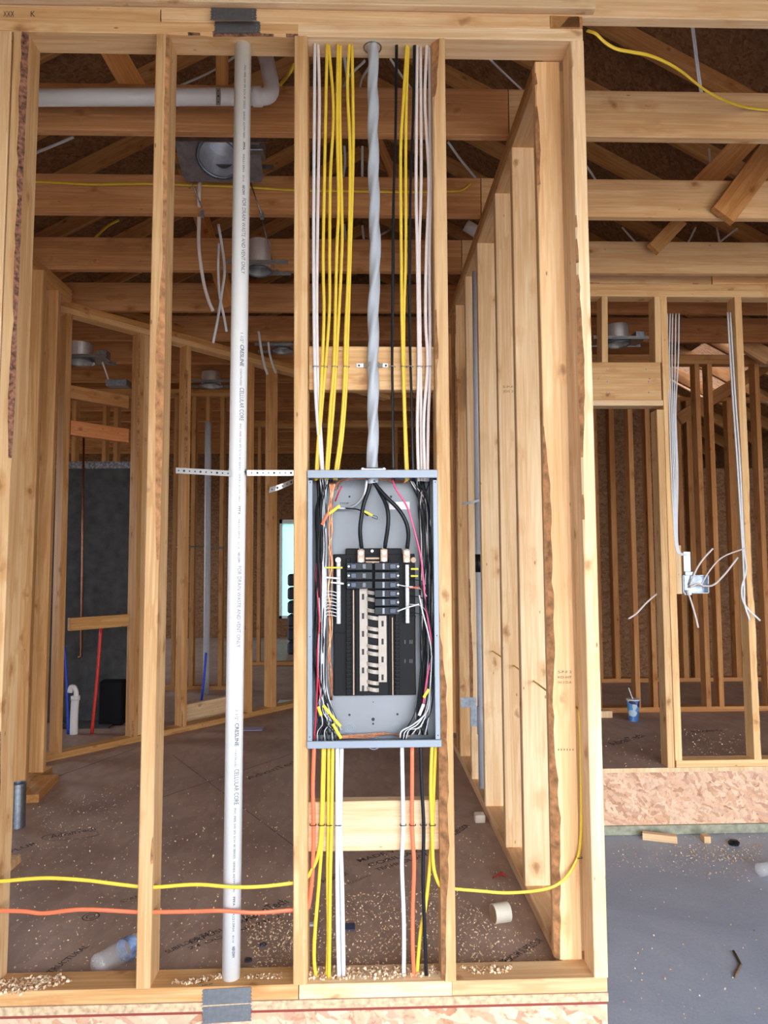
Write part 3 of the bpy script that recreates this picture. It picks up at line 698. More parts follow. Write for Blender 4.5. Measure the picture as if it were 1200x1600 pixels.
# gutters: bundles
rs = random.Random(5)
for i in range(24):
    xa = rs.uniform(490, 509); col = REDW if i == 7 else (GRYJ if i % 6 == 2 else BLK)
    pts = [(rs.uniform(492, 520), 750, rs.uniform(.03, .06))]
    for yy in (790, 850, 920, 1000, 1060): pts.append((xa+rs.uniform(-3, 3), yy, rs.uniform(.012, .06)))
    pts += [(rs.uniform(494, 516), 1110, rs.uniform(.03, .06)), (rs.uniform(492, 530), 1148, rs.uniform(.03, .06))]
    wire(pts, col, .0016)
for i in range(4):
    xa = 504+i*1.7
    wire([(500+i*4, 748, .03), (503+i*2, 775, .035), (xa, 820, .03), (xa, 900, .028), (xa-1, 980, .028), (xa-2, 1040, .03), (xa-2+i, 1075, .03), (506+i*5, 1115, .03), (526+i*2.5, 1132+i*3, .04)], WHT, .0017)
for i in range(6):
    xa = 512+i*1.5
    wire([(522+i*2-8, 752, .04), (516+i*.8, 775, .036)]+[(516+rs.uniform(-4, 4), yy, rs.uniform(.028, .042)) for yy in range(800, 1080, 28)]+[(516+i*.6, 1094, .045)], COPPER, .0016, lab='bare copper ground wire')
for i in range(3):
    wire([(520+i*3, 764+i, .04), (532, 750+i*2, .05), (548, 745+i*2, .06), (572, 744+i*2, .06), (600, 746+i*2, .06), (618, 750+i*2, .06), (634, 752+i, .05)], COPPER, .0014, lab='bare copper wire arching across the top')
for i in range(4):
    wire([(526, 1154-i, .04), (548, 1153-i*1.5, .05), (575, 1153-i*2, .06), (600, 1148-i, .06), (625, 1147+i, .05), (640, 1150, .04)], COPPER, .0013, lab='bare copper wire crossing the bottom')
wire([(495, 880, .03), (494, 905, .022), (497, 940, .02), (499, 975, .02), (496, 1015, .02), (496, 1060, .02), (494, 1110, .02), (491, 1157, .02)], REDW, .0024)
wire([(613, 748, .03), (618, 763, .02), (633, 786, .016), (640, 803, .014), (649, 835, .012), (657, 868, .012), (661, 900, .012), (665, 945, .014), (671, 980, .016), (675, 1020, .02), (668, 1055, .02), (660, 1110, .03)], PINKI, .0027, lab='long pink wire down the right side')
wire([(655, 930, .014), (660, 955, .014), (668, 985, .014), (674, 1015, .016), (674, 1040, .016), (672, 1075, .02), (668, 1110, .025), (646, 1132, .03), (628, 1142, .03), (625, 1153, .03)], WHT, .0023)
wire([(656, 903, .012), (663, 935, .012), (671, 968, .013), (676, 1000, .015), (672, 1050, .018)], BLK, .0026)
for i in range(26):
    xa = rs.uniform(656, 677); col = BLK if i % 5 else (PINKW if i % 2 else WHT)
    pts = [(rs.uniform(640, 672), 752, rs.uniform(.03, .06)), (xa-4, 790, rs.uniform(.03, .06))]
    for yy in (850, 920, 1000, 1060): pts.append((xa+rs.uniform(-3, 3), yy, rs.uniform(.03, .07)))
    pts += [(xa-rs.uniform(2, 9), 1112, rs.uniform(.03, .06)), (rs.uniform(628, 672), 1148, rs.uniform(.03, .06))]
    wire(pts, col, .0016)
for i in range(4):
    wire([(628+i*2, 1155, .03), (631+i*3, 1143-i, .03), (650+i*2, 1130+i*2, .03), (664+i, 1110, .03), (671, 1075, .03)], WHT if i % 2 else BLK, .002)
for i in range(8):
    yy = 926+i*5.3
    wire([(505+i*.3, yy+10, .03), (506+i*.4, yy+2, .028), (511, yy-2, .026), (518, yy-2, .03), (526, yy, .036)], WHT, .0013, lab='short white wire curving into the left neutral bar')
for i in range(5):
    yy = 905+i*13
    wire([(640, yy, .037), (650, yy+1, .03), (660, yy+4, .03), (667, yy+14, .03)], TAPEW if i % 2 else BLK, .0012)
wire([(623, 914, .022), (634, 916, .018), (645, 917, .02)], WHT, .0015, lab='short white wire off the third right breaker'); wire([(621, 955, .02), (637, 949, .014), (655, 944, .012)], WHT, .0022, lab='white wire off the lowest right breaker')
for (xx, yy, ln, c) in [(509, 887, 26, TAPEY), (509, 902, 22, TAPEW), (517, 910, 20, TAPEW), (642, 889, 12, TAPEY), (642, 900, 11, TAPEY), (640, 918, 16, plain('red_tag', (.6, .08, .04), .5))]:
    m = MB(); a = P(xx, yy, .024); b = P(xx+ln, yy+(2 if c is TAPEW else 0), .024); m.tube([a, (a+b)/2+Vector((0, -.001, 0)), b], .0024, .001, n=6, ref=(0, 1, 0)); m.build('wire_tag', c, panel)
for (xa, ya, xb, yb, c) in [(503, 820, 513, 801, ORG), (514, 803, 531, 790, TAPEY), (505, 1102, 515, 1115, TAPEY), (516, 1116, 532, 1135, TAPEY), (520, 1131, 533, 1154, TAPEY), (497, 1104, 502, 1118, TAPEY), (662, 1090, 670, 1077, TAPEY), (655, 1118, 662, 1100, PINKW), (503, 748, 497, 735, TAPEY)]:
    m = MB(); m.tube([P(xa, ya, .018), P((xa+xb)/2, (ya+yb)/2, .016), P(xb, yb, .018)], .0042, .0014, n=8); m.build('wire_tag', c, panel)
wire([(524, 783, .04), (529, 770, .03), (534, 760, .028)], REDW, .0022, lab='short red wire end'); 
# curly bottom left conductors
for i in range(9):
    xs = 496+i*4
    wire([(500+i, 1080, .03), (500+i*2.2, 1105, .028), (504+i*3, 1130, .022+rs.uniform(0, .02)), (xs+rs.uniform(-4, 6), 1143, .02+rs.uniform(0, .03)), (xs, 1158, .03)], BLK if i % 3 else WHT, .0014)
# clamp on the top
c = P(583, 731, .03)
m = MB().box((P(563, 731, .03).x, .012, zt), (P(603, 731, .03).x, .05, zt+.012), .004); 
cl = m.build('cable_clamp', STEEL, panel)
m = MB(); m.cyl((P(567, 731, .01).x, .012, zt+.006), (P(567, 731, .01).x, .006, zt+.006), .004, 10).cyl((P(600, 731, .01).x, .012, zt+.006), (P(600, 731, .01).x, .006, zt+.006), .004, 10); m.build('clamp_screw', SILVER, cl)

# =================================================================== CABLES
def cable(pts, mat, label, Y=.034, rx=.0048, ry=.0028, twist=0, name='electrical_cable', group=None, n=12, lobes=2, amp=.0, sub=7):
    q = [P(p[0], p[1], p[2] if len(p) > 2 else Y) for p in pts]
    o = MB().tube(q, rx, ry, n=n, twist=twist, sub=sub, lobes=lobes, amp=amp).build(name, mat, smooth=True, label=label, cat='cable', group=group)
    return o
TZ = 66
top = [
 (WHT, [(492, TZ), (491, 200), (490, 400), (492, 580), (496, 660), (504, 745)], 'leftmost white cable above the panel'),
 (PINKW, [(497, TZ), (499, 160), (497, 300), (495, 470), (497, 600), (502, 690), (505, 745)], 'second white cable from the left above the panel', .036),
 (YEL, [(511, TZ), (508, 224), (505, 400), (506, 500), (500, 640), (493, 751)], 'leftmost yellow cable above the panel'),
 (YEL, [(513, TZ), (521, 170), (516, 280), (515, 400), (514, 500), (501, 660), (495, 750)], 'second yellow cable from the left above the panel, crossing the first', .038),
 (YEL, [(528, TZ), (527, 200), (529, 320), (526, 400), (522, 560), (516, 640), (509, 750)], 'third yellow cable from the left above the panel'),
 (YEL, [(532, TZ), (531, 180), (534, 320), (534, 400), (525, 572), (519, 660), (511, 750)], 'fourth yellow cable from the left above the panel', .038),
 (YEL, [(546, TZ), (543, 140), (547, 240), (545, 400), (540, 520), (538, 600), (532, 680), (522, 750)], 'fifth yellow cable from the left above the panel'),
 (YEL, [(550, TZ), (552, 200), (551, 280), (547, 410), (543, 540), (540, 620), (534, 690), (525, 750)], 'yellow cable nearest the left side of the thick grey cable', .038),
 (BLK, [(620, TZ), (618, 200), (615, 320), (614, 400), (613, 568), (615, 752)], 'black cable just right of the thick grey cable'),
 (YEL, [(636, TZ), (630, 160), (626, 240), (627, 400), (628, 500), (630, 580), (635, 752)], 'yellow cable between the two black cables, left one'),
 (YEL, [(638, TZ), (635, 160), (634, 240), (634, 400), (631, 500), (632, 620), (637, 750)], 'yellow cable between the two black cables, right one', .038),
 (BLK, [(648, TZ), (646, 160), (642, 280), (640, 400), (640, 500), (643, 620), (646, 752)], 'right black cable above the panel'),
 (PINKW, [(652, TZ), (650, 280), (652, 400), (654, 568), (652, 660), (654, 752)], 'dull white cable right beside the right black cable'),
 (PINKW, [(657, TZ), (658, 280), (655, 400), (657, 568), (659, 752)], 'dull white cable second from the right black cable', .038),
 (PINKW, [(667, TZ), (664, 160), (670, 280), (666, 400), (665, 500), (668, 568), (662, 660), (664, 752)], 'dull white cable second from the right hand stud above the panel'),
 (PINKW, [(671, TZ), (672, 200), (673, 300), (671, 400), (672, 568), (669, 660), (668, 752)], 'dull white cable closest to the right hand stud above the panel', .038)]
for t in top:
    cable(t[1], t[0], t[2], Y=t[3] if len(t) > 3 else .032, twist=4.5 if t[0] is BLK else 0, rx=.0046, ry=.0036 if t[0] is BLK else .0028, lobes=3 if t[0] is BLK else 2, amp=.1 if t[0] is BLK else 0, group='cables entering the top of the breaker panel')
cable([(583, 62, .035), (583, 200, .035), (586, 400, .035), (584, 470, .03), (583, 568, .03), (583, 650, .035), (582, 745, .035), (582, 754, .035)], GRYJ, 'thick twisted grey service cable entering the top of the panel', rx=.0160, ry=.0150, n=42, twist=15, lobes=3, amp=.12, sub=22)
bot = [
 (ORG, [(491, 1163), (489, 1230), (490, 1290), (489, 1352), (486, 1390), (481, 1418), (470, 1424, .02)], 'left orange cable below the panel turning behind the left stud'),
 (YEL, [(505, 1163), (502, 1290), (497, 1335), (488, 1358), (479, 1372), (468, 1379, .02)], 'yellow cable below the panel bending left into the stud'),
 (YEL, [(507, 1163), (504, 1290), (499, 1370), (492, 1458), (491, 1500), (494, 1528)], 'leftmost straight yellow cable below the panel', .038),
 (YEL, [(514, 1163), (513, 1290), (512, 1370), (513, 1458), (511, 1528)], 'middle left yellow cable below the panel', .036),
 (YEL, [(520, 1163), (518, 1290), (516, 1370), (515, 1458), (514, 1528)], 'yellow cable below the panel beside the white cables'),
 (WHT, [(527, 1163), (527, 1290), (527, 1370), (528, 1460), (530, 1528)], 'leftmost white cable below the panel'),
 (WHT, [(531, 1163), (530, 1290), (532, 1370), (534, 1528)], 'middle one of three white cables below the panel', .038),
 (WHT, [(534, 1163), (532, 1290), (535, 1400), (537, 1528)], 'white cable below the panel, right one of the three together'),
 (WHT, [(628, 1163), (630, 1290), (628, 1350), (631, 1440), (631, 1527)], 'single white cable below the panel left of the orange one'),
 (ORG, [(644, 1163), (644, 1290), (647, 1350), (645, 1420), (645, 1480), (647, 1526)], 'right orange cable below the panel'),
 (BLK, [(657, 1163), (659, 1230), (662, 1290), (661, 1370), (663, 1440), (666, 1525)], 'black cable below the panel'),
 (YEL, [(675, 1163), (673, 1230), (675, 1290), (677, 1350), (683, 1375), (690, 1386), (700, 1389, .02)], 'yellow cable below the panel bending right into the stud'),
 (YEL, [(681, 1163), (678, 1230), (676, 1290), (670, 1370), (664, 1420), (657, 1457), (651, 1526)], 'yellow cable slanting behind the black cable below the panel', .042)]
for t in bot:
    cable(t[1], t[0], t[2], Y=t[3] if len(t) > 3 else .030, rx=.0056 if t[0] in (ORG, WHT) else .0050, ry=.0035, group='cables leaving the bottom of the breaker panel')
SG = 'cables running sideways through the front studs'
cable([(-20, 1378, .012), (2, 1377, .012), (69, 1372, .010), (130, 1375, .010), (172, 1380, .012), (215, 1385, .015), (245, 1386, .015), (307, 1382, .012), (364, 1386, .008), (410, 1385, .010), (456, 1380, .018), (472, 1379, .020)], YEL, 'yellow cable running sideways across the left bays in front of the pipe', rx=.0052, ry=.003, group=SG)
cable([(-20, 1424, .012), (2, 1423, .012), (40, 1424, .010), (69, 1427, .010), (130, 1421, .010), (215, 1425, .015), (245, 1425, .015), (307, 1424, .012), (345, 1423, .008), (402, 1426, .010), (456, 1422, .018), (474, 1424, .020)], ORG, 'orange cable running sideways across the left bays in front of the pipe', rx=.0056, ry=.0034, group=SG)
# right yellow loop then back through the wing wall
q = [P(690, 1386, .02), P(713, 1389, .02), P(750, 1392, .02), (P(790, 1395, .03)), P(835, 1392, .05), P(865, 1385, .06), P(885, 1370, .07), P(898, 1350, .075), P(905, 1330, .078), P(908, 1290, .078), P(908, 1220, .078), P(907, 1150, .078), P(905, 1118, .082), wing_pts[0]+Vector((0, .02, 0))]+wing_pts[1:]
MB().tube(q, .0045, .0030, n=10, sub=6).build('electrical_cable', YEL, smooth=True, label='yellow cable looping up to the corner stud and on through the wing wall', cat='cable', group=SG)
# staples
def staple(px, py, Y, mat, label, w=.016, r=.0011):
    a = P(px, py, Y-.005)
    MB().tube([a+Vector((-w/2, .012, 0)), a+Vector((-w/2, .002, 0)), a+Vector((-w*.3, -.001, .0)), a+Vector((w*.3, -.001, 0)), a+Vector((w/2, .002, 0)), a+Vector((w/2, .012, 0))], r, n=6, sub=4).build('cable_staple', mat, smooth=True, label=label, cat='staple', group='staples holding the cables to the wood blocks')
for px, s in ((493, 'the two leftmost white cables'), (507, 'the first pair of yellow cables'), (523, 'the second pair of yellow cables'), (541, 'the third pair of yellow cables'), (613, 'the left black cable'), (631, 'the yellow pair between the black cables'), (641, 'the right black cable'), (656, 'two dull white cables'), (669, 'the outermost dull white cables')):
    staple(px, 572, .032, DSTEEL, 'staple over %s on the upper block' % s)
for px, s in ((489, 'the left orange cable'), (502, 'the leftmost yellow cables'), (514, 'the second yellow group'), (529, 'the three white cables'), (630, 'the single white cable'), (645, 'the right orange cable'), (662, 'the black cable'), (676, 'the right yellow cables')):
    staple(px, 1290, .030, BLK, 'dark staple over %s on the lower block' % s)
staple(906, 1341, .078, BLK, 'dark staple holding the yellow loop to the corner stud', w=.014)
# two-hole strap on the grey cable
st = empty('cable_strap', P(583, 570, .045), 'zinc two-hole strap clamping the thick grey cable to the upper block', 'strap')
a0 = P(583, 570, .03)
arc = [P(557, 571, .043), P(568, 571, .043)]
for k in range(9):
    t = math.pi*(-.5+k/8); arc.append(Vector((a0.x+math.sin(t)*.0185, .036-math.cos(t)*.0195, a0.z)))
arc += [P(598, 571, .043), P(606, 571, .043)]
MB().strip(arc, .012, .0016, Z3).build('band', STRAPM, st)
MB().cyl(P(561, 571, .0425), P(561, 571, .0395), .003, 10).cyl(P(603, 571, .0425), P(603, 571, .0395), .003, 10).build('screw', INK, st)

# =================================================================== TRUSSES AND CEILING JOISTS
JY = [.594, 1.225, 1.875, 2.52]+[2.52+.61*k for k in range(1, 11)]
JW = .038
for i, jy in enumerate(JY):
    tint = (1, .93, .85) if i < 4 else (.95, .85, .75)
    r = empty('roof_truss', (0, jy, 2.776), '%s roof truss back from the front wall' % ordn(i), 'roof truss', 'roof trusses above the rooms')
    # bottom chord split at the wing wall; paler garage half paints in its daylight
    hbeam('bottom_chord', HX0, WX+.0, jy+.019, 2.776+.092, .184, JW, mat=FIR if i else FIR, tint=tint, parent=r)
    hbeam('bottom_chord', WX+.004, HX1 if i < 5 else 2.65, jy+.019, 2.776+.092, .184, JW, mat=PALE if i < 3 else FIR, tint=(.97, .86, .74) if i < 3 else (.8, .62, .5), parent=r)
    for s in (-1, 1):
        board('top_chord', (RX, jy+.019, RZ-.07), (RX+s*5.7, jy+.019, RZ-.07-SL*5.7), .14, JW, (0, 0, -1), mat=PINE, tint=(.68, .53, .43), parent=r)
# short brace pieces seen in the garage attic
def pxboard(name, pa, pb2, wpx, Y, d=.038, **k):
    a, b = P(pa[0], pa[1], Y), P(pb2[0], pb2[1], Y); w_ = wpx*(Y-CAM.y)/F_PX
    dirv = (b-a).normalized(); return board(name, a, b, w_, d, dirv.cross(Y3), **k)
pxboard('truss_brace', (1215, 222), (1128, 338), 42, 1.19, tint=(.8, .6, .42), label='short slanting brace nailed across the second joist over the garage', cat='brace')
pxboard('truss_brace', (1185, 200), (1090, 298), 36, 1.8, tint=(.75, .55, .4), label='slanting brace behind the second joist over the garage', cat='brace')
pxboard('truss_brace', (1063, 345), (1020, 390), 22, 1.8, tint=(.95, .8, .6), label='small light brace between second and third joist over the garage', cat='brace')
pxboard('truss_brace', (165, 60), (222, 160), 38, .9, tint=(.95, .72, .52), label='slanting brace in the attic over the leftmost bay', cat='brace')
pxboard('truss_brace', (347, 60), (347, 150), 18, 1.0, tint=(.85, .65, .48), label='upright brace in the attic just left of the white pipe', cat='brace')
pxboard('truss_brace', (283, 240), (360, 480), 24, 2.3, tint=(.85, .62, .42), label='long slanting brace behind the joists beside the can lights', cat='brace')
pxboard('truss_brace', (590, 220), (625, 300), 14, 1.9, tint=(.6, .42, .3), label='dark slanting brace behind the thick grey cable', cat='brace')

# =================================================================== LEFT SIDE WALL AND DIAGONAL WALL
LX = -1.61
for i, (pa, pb2, yy) in enumerate([(57, 28, 1.72), (81, 55, 2.0)]):
    xa, xb = P(pa, 430, yy), P(pb2, 1215, yy)
    board('stud', (xb.x, yy, .038), (xa.x, yy, ZT), .089 if i == 0 else .095, .038, X3, tint=(.95, .85, .72), label=['left side wall stud nearest the barky front stud', 'broad knotty stud at the far end of the left side wall'][i])
x_ = P(81, 1215, 2.0).x
board('bottom_plate', (P(55, 1215, 2.0).x, .9, .019), (P(55, 1215, 2.0).x, 2.1, .019), .1, .038, -X3, tint=(.9, .8, .65), label='bottom plate of the left side wall', cat='wall plate')
for k, z in enumerate((2.719, 2.757)):
    board('top_plate', (P(78, 440, 2.0).x, .5, z), (P(78, 440, 2.0).x, 2.18, z), .1, .038, -X3, tint=(.9, .75, .55), label=['lower', 'upper'][k]+' top plate of the left side wall', cat='wall plate')
DO = Vector((-1.665, 2.31, 0)); DU = Vector((.664, .748, 0)).normalized(); DN = Vector((DU.y, -DU.x, 0)); DI = -DN
def dp(px, py): return PP(px, py, DO, DN)
def dstud(px, py, w=.038, d=.089, z0=.038, z1=ZT, off=.0, **k):
    p = dp(px, py); p.z = 0; c = p + DI*(d/2+off)
    return board('stud', c+Z3*z0, c+Z3*z1, w, d, DU, **k)
dt = (.92, .78, .62)
dstud(92, 1178, tint=dt, label='first stud of the diagonal wall, left of the dark board')
dstud(211, 1155, tint=dt, wane=-1, label='rough edged stud of the diagonal wall right of the dark board')
dstud(227, 1150, w=.095, d=.038, off=.02, tint=(1, .86, .7), mat=PALE, label='broad flat stud of the diagonal wall with nail holes')
dstud(288, 1138, tint=dt, wane=-1, seed=9, label='diagonal wall stud left of the white pipe')
dstud(391, 1118, tint=dt, label='diagonal wall stud half hidden behind the white pipe')
dstud(428, 1111, tint=dt, w=.05, label='diagonal wall stud between the white pipe and the panel')
def dplate(u0, u1, z, h, d, off=0, **k):
    return board(k.pop('name', 'wall_plate'), DO+DU*u0+DI*(d/2+off)+Z3*z, DO+DU*u1+DI*(d/2+off)+Z3*z, h, d, -Z3, **k)
dplate(-.25, 2.6, .019, .038, .089, tint=(.95, .82, .62), label='bottom plate of the diagonal wall', cat='wall plate')
dplate(-.25, 3.2, 2.719, .038, .089, tint=(.95, .82, .62), mat=PALE, label='lower top plate of the diagonal wall', cat='wall plate')
dplate(-.25, 3.2, 2.757, .038, .089, tint=(.9, .72, .52), label='upper top plate of the diagonal wall', cat='wall plate')
dplate(-.1, 3.4, 2.83, .1, .038, off=.12, name='beam', tint=(.85, .66, .46), label='weathered girder board lying along the top of the diagonal wall', cat='beam')
def dblock(py0, py1, label, tint):
    a = dp(112, py0); b = dp(203, py0); za = (dp(112, py0).z+dp(112, py1).z)/2; h = abs(dp(112, py0).z-dp(112, py1).z)
    board('blocking', Vector((a.x, a.y, za))+DI*.03, Vector((b.x, b.y, za))+DI*.03, h, .038, -Z3, tint=tint, label=label, cat='block')
dblock(656, 679, 'reddish upper cross block in the diagonal wall above the dark board', (.95, .62, .50))
dblock(966, 986, 'lower cross block in the diagonal wall before the dark board', (.95, .8, .58))
dblock(601, 622, 'highest cross board in the diagonal wall below the can light', (.8, .62, .45))

# room behind the diagonal wall
BY = 3.35
a, b = P(98, 722, BY), P(206, 1158, BY)
dbp = empty('backer_board', (a.x, BY, 0), 'dark grey board standing behind the diagonal wall', 'board')
MB().box((a.x-.35, BY, .0), (b.x+.02, BY+.03, a.z), .004).build('panel', DARKPANEL, dbp)
MB().box((a.x-.35, BY-.006, a.z-.05), (b.x+.02, BY+.034, a.z+.005), .003).build('foil_edge', plain('crumpled_foil', (.22, .22, .24), .6, .3, var=.7, scale=60), dbp, label='crumpled pale top edge')
MB().box((P(160, 1062, BY-.05).x, BY-.12, .0), (P(197, 1062, BY-.05).x, BY-.02, P(180, 1062, BY-.05).z), .01).build('equipment_box', PLASTIC, label='black box at the foot of the dark grey board', cat='box')
MB().box((P(90, 1040, BY-.2).x, BY-.2, 0), (b.x-.1, BY-.001, .012)).build('rubber_mat', plain('dark_mat', (.05, .05, .05), .9), label='dark sheet on the floor before the dark grey board', cat='mat')
def vpipe(pa, pb2, Y, r, mat, label, name='water_pipe', extra=None):
    a, b = P(*pa, Y), P(*pb2, Y)
    if b.z < .25: b.z = .0
    return MB().tube([b, (a+b)/2+Vector((.004, 0, 0)), a], r, n=12).build(name, mat, smooth=True, label=label, cat='pipe')
cp = P(131, 672, BY-.1); cq = P(127, 1026, BY-.1)
MB().tube([cp, cp.lerp(cq, .5), cq, cq+Vector((-.02, 0, -.006))], .008, n=12, smooth=False).build('water_pipe', DCOPPER, smooth=True, label='thin aged copper pipe hanging before the dark board', cat='pipe')
vpipe((101, 1010), (106, 1166), BY-.35, .009, BLUEP, 'blue plastic water tube beside the white trap')
vpipe((158, 980), (143, 1162), BY-.35, .011, REDP, 'red plastic water tube before the dark grey board')
tr = empty('drain_trap', PZ(114, 1168, 0), 'white plastic trap pipe standing behind the diagonal wall', 'pipe')
Yt = BY-.35
MB().tube([P(115, 1166, Yt), P(116, 1120, Yt), P(118, 1088, Yt)], .026, n=18).build('pipe', WHITEPVC, tr, smooth=True)
MB().tube([P(118, 1096, Yt), P(119, 1082, Yt), P(116, 1074, Yt), P(111, 1074, Yt), P(109, 1082, Yt)], .017, n=14).build('bend', WHITEPVC, tr, smooth=True)
MB().cyl(P(118, 1094, Yt), P(118, 1087, Yt), .030, 18).cyl(P(115, 1164, Yt), P(115, 1155, Yt), .031, 18).build('collar', WHITEPVC, tr, smooth=True)

# =================================================================== INNER WALLS FAR BEHIND
def wall_x(Y, pxs, x0_, x1_, lab, tint, top=True, w_=.038):  # dark tint puts the dimness of the far rooms into the wood
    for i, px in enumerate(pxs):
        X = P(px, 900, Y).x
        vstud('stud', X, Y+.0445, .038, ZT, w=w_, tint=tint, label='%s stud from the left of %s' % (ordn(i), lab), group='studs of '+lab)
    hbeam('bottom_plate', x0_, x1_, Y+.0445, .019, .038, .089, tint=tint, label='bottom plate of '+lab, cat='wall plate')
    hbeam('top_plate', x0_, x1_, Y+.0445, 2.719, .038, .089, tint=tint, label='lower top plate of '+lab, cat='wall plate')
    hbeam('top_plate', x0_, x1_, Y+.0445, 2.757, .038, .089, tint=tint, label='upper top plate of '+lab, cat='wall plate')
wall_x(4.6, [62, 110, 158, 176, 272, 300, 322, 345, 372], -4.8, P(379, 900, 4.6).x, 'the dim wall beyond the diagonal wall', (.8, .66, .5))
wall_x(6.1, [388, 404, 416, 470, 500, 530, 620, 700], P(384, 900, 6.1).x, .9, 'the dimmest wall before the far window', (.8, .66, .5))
# grey pipe and bits in the distance
vpipe((325, 660), (322, 1052), 4.4, .028, plain('far_grey_pipe', (.42, .42, .46), .4), 'pale grey pipe standing in the dim far room', name='vent_pipe')
vpipe((322, 1020), (314, 1075), 3.9, .01, BLUEP, 'short blue tube rising from the floor of the far room')
MB().tube([P(275, 855, 4.5), P(310, 854, 4.5), P(352, 856, 4.5)], .006, n=8).build('water_pipe', DSTEEL, smooth=True, label='thin level pipe crossing the dim far studs', cat='pipe')
# lying boards
pa, pb2 = PZ(262, 1150, 0), PZ(341, 1131, 0)
board('scrap_board', Vector((pa.x, pa.y+.3, .07)), Vector((pb2.x, pb2.y+.3, .07)), .14, .038, -Z3, mat=PALE, label='offcut board standing on edge behind the diagonal wall', cat='board')
pa = PZ(372, 1141, 0); MB().box((pa.x, pa.y-.03, .002), (pa.x+.17, pa.y+.07, .006)).build('plastic_scrap', plain('lilac_plastic', (.36, .36, .62), .5), label='flat pale blue plastic scrap on the floor near the pipe', cat='scrap')
pa = PZ(452, 1103, 0); MB().box((pa.x-.1, pa.y, .0), (pa.x+.08, pa.y+.15, .02), .004).build('plastic_scrap', WHT, label='white scrap on the floor against the panel stud', cat='scrap')
# something dark by the window
pa = PZ(456, 1010, 0)
sb = MB()
for k in range(6): sb.box((P(449, 930, 7).x, 7, .0+k*.17), (P(475, 930, 7).x, 7.3, .15+k*.17), .02)
sb.build('material_stack', plain('dark_blue_stack', (.02, .025, .05), .6), label='dark stack of material under the far bright window', cat='stack')

# =================================================================== GARAGE BACK WALL AND ROOM BEHIND
gt = (1.0, .88, .70)
def gstud(pt, pb2, yt, yb, label, z0=None, z1=None, w_=.042, wane=0, mat=PALE, tint=gt):
    a, b = P(pt, yt, RY), P(pb2, yb, RY)
    return board('stud', (b.x, RY+.0445, b.z if z0 is None else z0), (a.x, RY+.0445, a.z if z1 is None else z1), w_, .089, X3, mat=mat, tint=tint, wane=wane, label=label, seed=6)
gstud(1031.5, 1049, 640, 1197, 'inner trimmer stud carrying the header beside the doorway', z0=0.0, w_=.040, z1=P(1030, 640, RY).z)
gstud(1037.5, 1061, 487, 1192, 'full height king stud right of the doorway header', z0=.038, z1=ZT, w_=.040)
gstud(1154, 1185, 487, 1192, 'stud right of the white cables in the garage back wall', z0=.038, z1=ZT, wane=1)
gstud(1218, 1252, 487, 1192, 'stud at the right picture edge in the garage back wall', z0=.038, z1=ZT)
zh1, zh0, zs0 = P(980, 566, RY).z, P(980, 625, RY).z, P(980, 634, RY).z
gstud(945.5, 945.5, 487, 566, 'short left cripple stud above the doorway header', z0=zh1, z1=ZT, w_=.036)
gstud(1028, 1029, 487, 566, 'short right cripple stud above the doorway header', z0=zh1, z1=ZT, w_=.036)
xh0, xh1 = .85, P(1033, 600, RY).x
hbeam('header_beam', xh0, xh1, RY+.0445, (zh0+zh1)/2, zh1-zh0, .089, mat=PALE, tint=(.95, .8, .62), label='doorway header of stacked boards at the back of the garage', cat='beam')
hbeam('header_trim', xh0, P(1036, 630, RY).x, RY+.0445, (zh0+zs0)/2, zh0-zs0-.001, .092, mat=PALE, label='pale board nailed under the doorway header', cat='board')
for px in (949, 1010):
    for py in (577, 596, 613): 
        c = P(px+(4 if px > 1000 and py > 590 else 0), py, RY-.001); MB().cyl(c, c+Vector((0, -.006, -.002)), .004, 8).build('bent_nail', DSTEEL, label='bent nail in the %s of the doorway header, %s one' % ('left end' if px < 1000 else 'right end', {577: 'top', 596: 'middle', 613: 'bottom'}[py]), cat='nail', group='nails in the doorway header')
xb = P(1057, 1197, RY).x
hbeam('bottom_plate', xb, HX1-.1, RY+.0445, .019, .038, .089, mat=PALE, tint=gt, label='bottom plate at the back of the garage right of the doorway', cat='wall plate')
hbeam('top_plate', .85, HX1-.1, RY+.0445, 2.719, .038, .089, mat=PALE, tint=gt, label='lower top plate at the back of the garage', cat='wall plate')
hbeam('top_plate', .85, HX1-.1, RY+.0445, 2.757, .038, .089, mat=PALE, tint=gt, label='upper top plate at the back of the garage', cat='wall plate')
hbeam('ledger_board', .85, P(1112, 455, RY).x, RY+.02, 2.815, .075, .038, mat=PALE, tint=(.75, .66, .58), wane=1, label='greyish board on the back wall top, left piece', cat='board')
hbeam('ledger_board', P(1114, 455, RY).x, HX1-.1, RY+.02, 2.815, .075, .038, mat=PALE, tint=(.9, .72, .55), label='tan board on the back wall top, right piece', cat='board')
MB().box((.852, RY-.003, -.023), (HX1, RY-.0002, .0005)).build('trim_floor_edge', PALE, kind='structure')
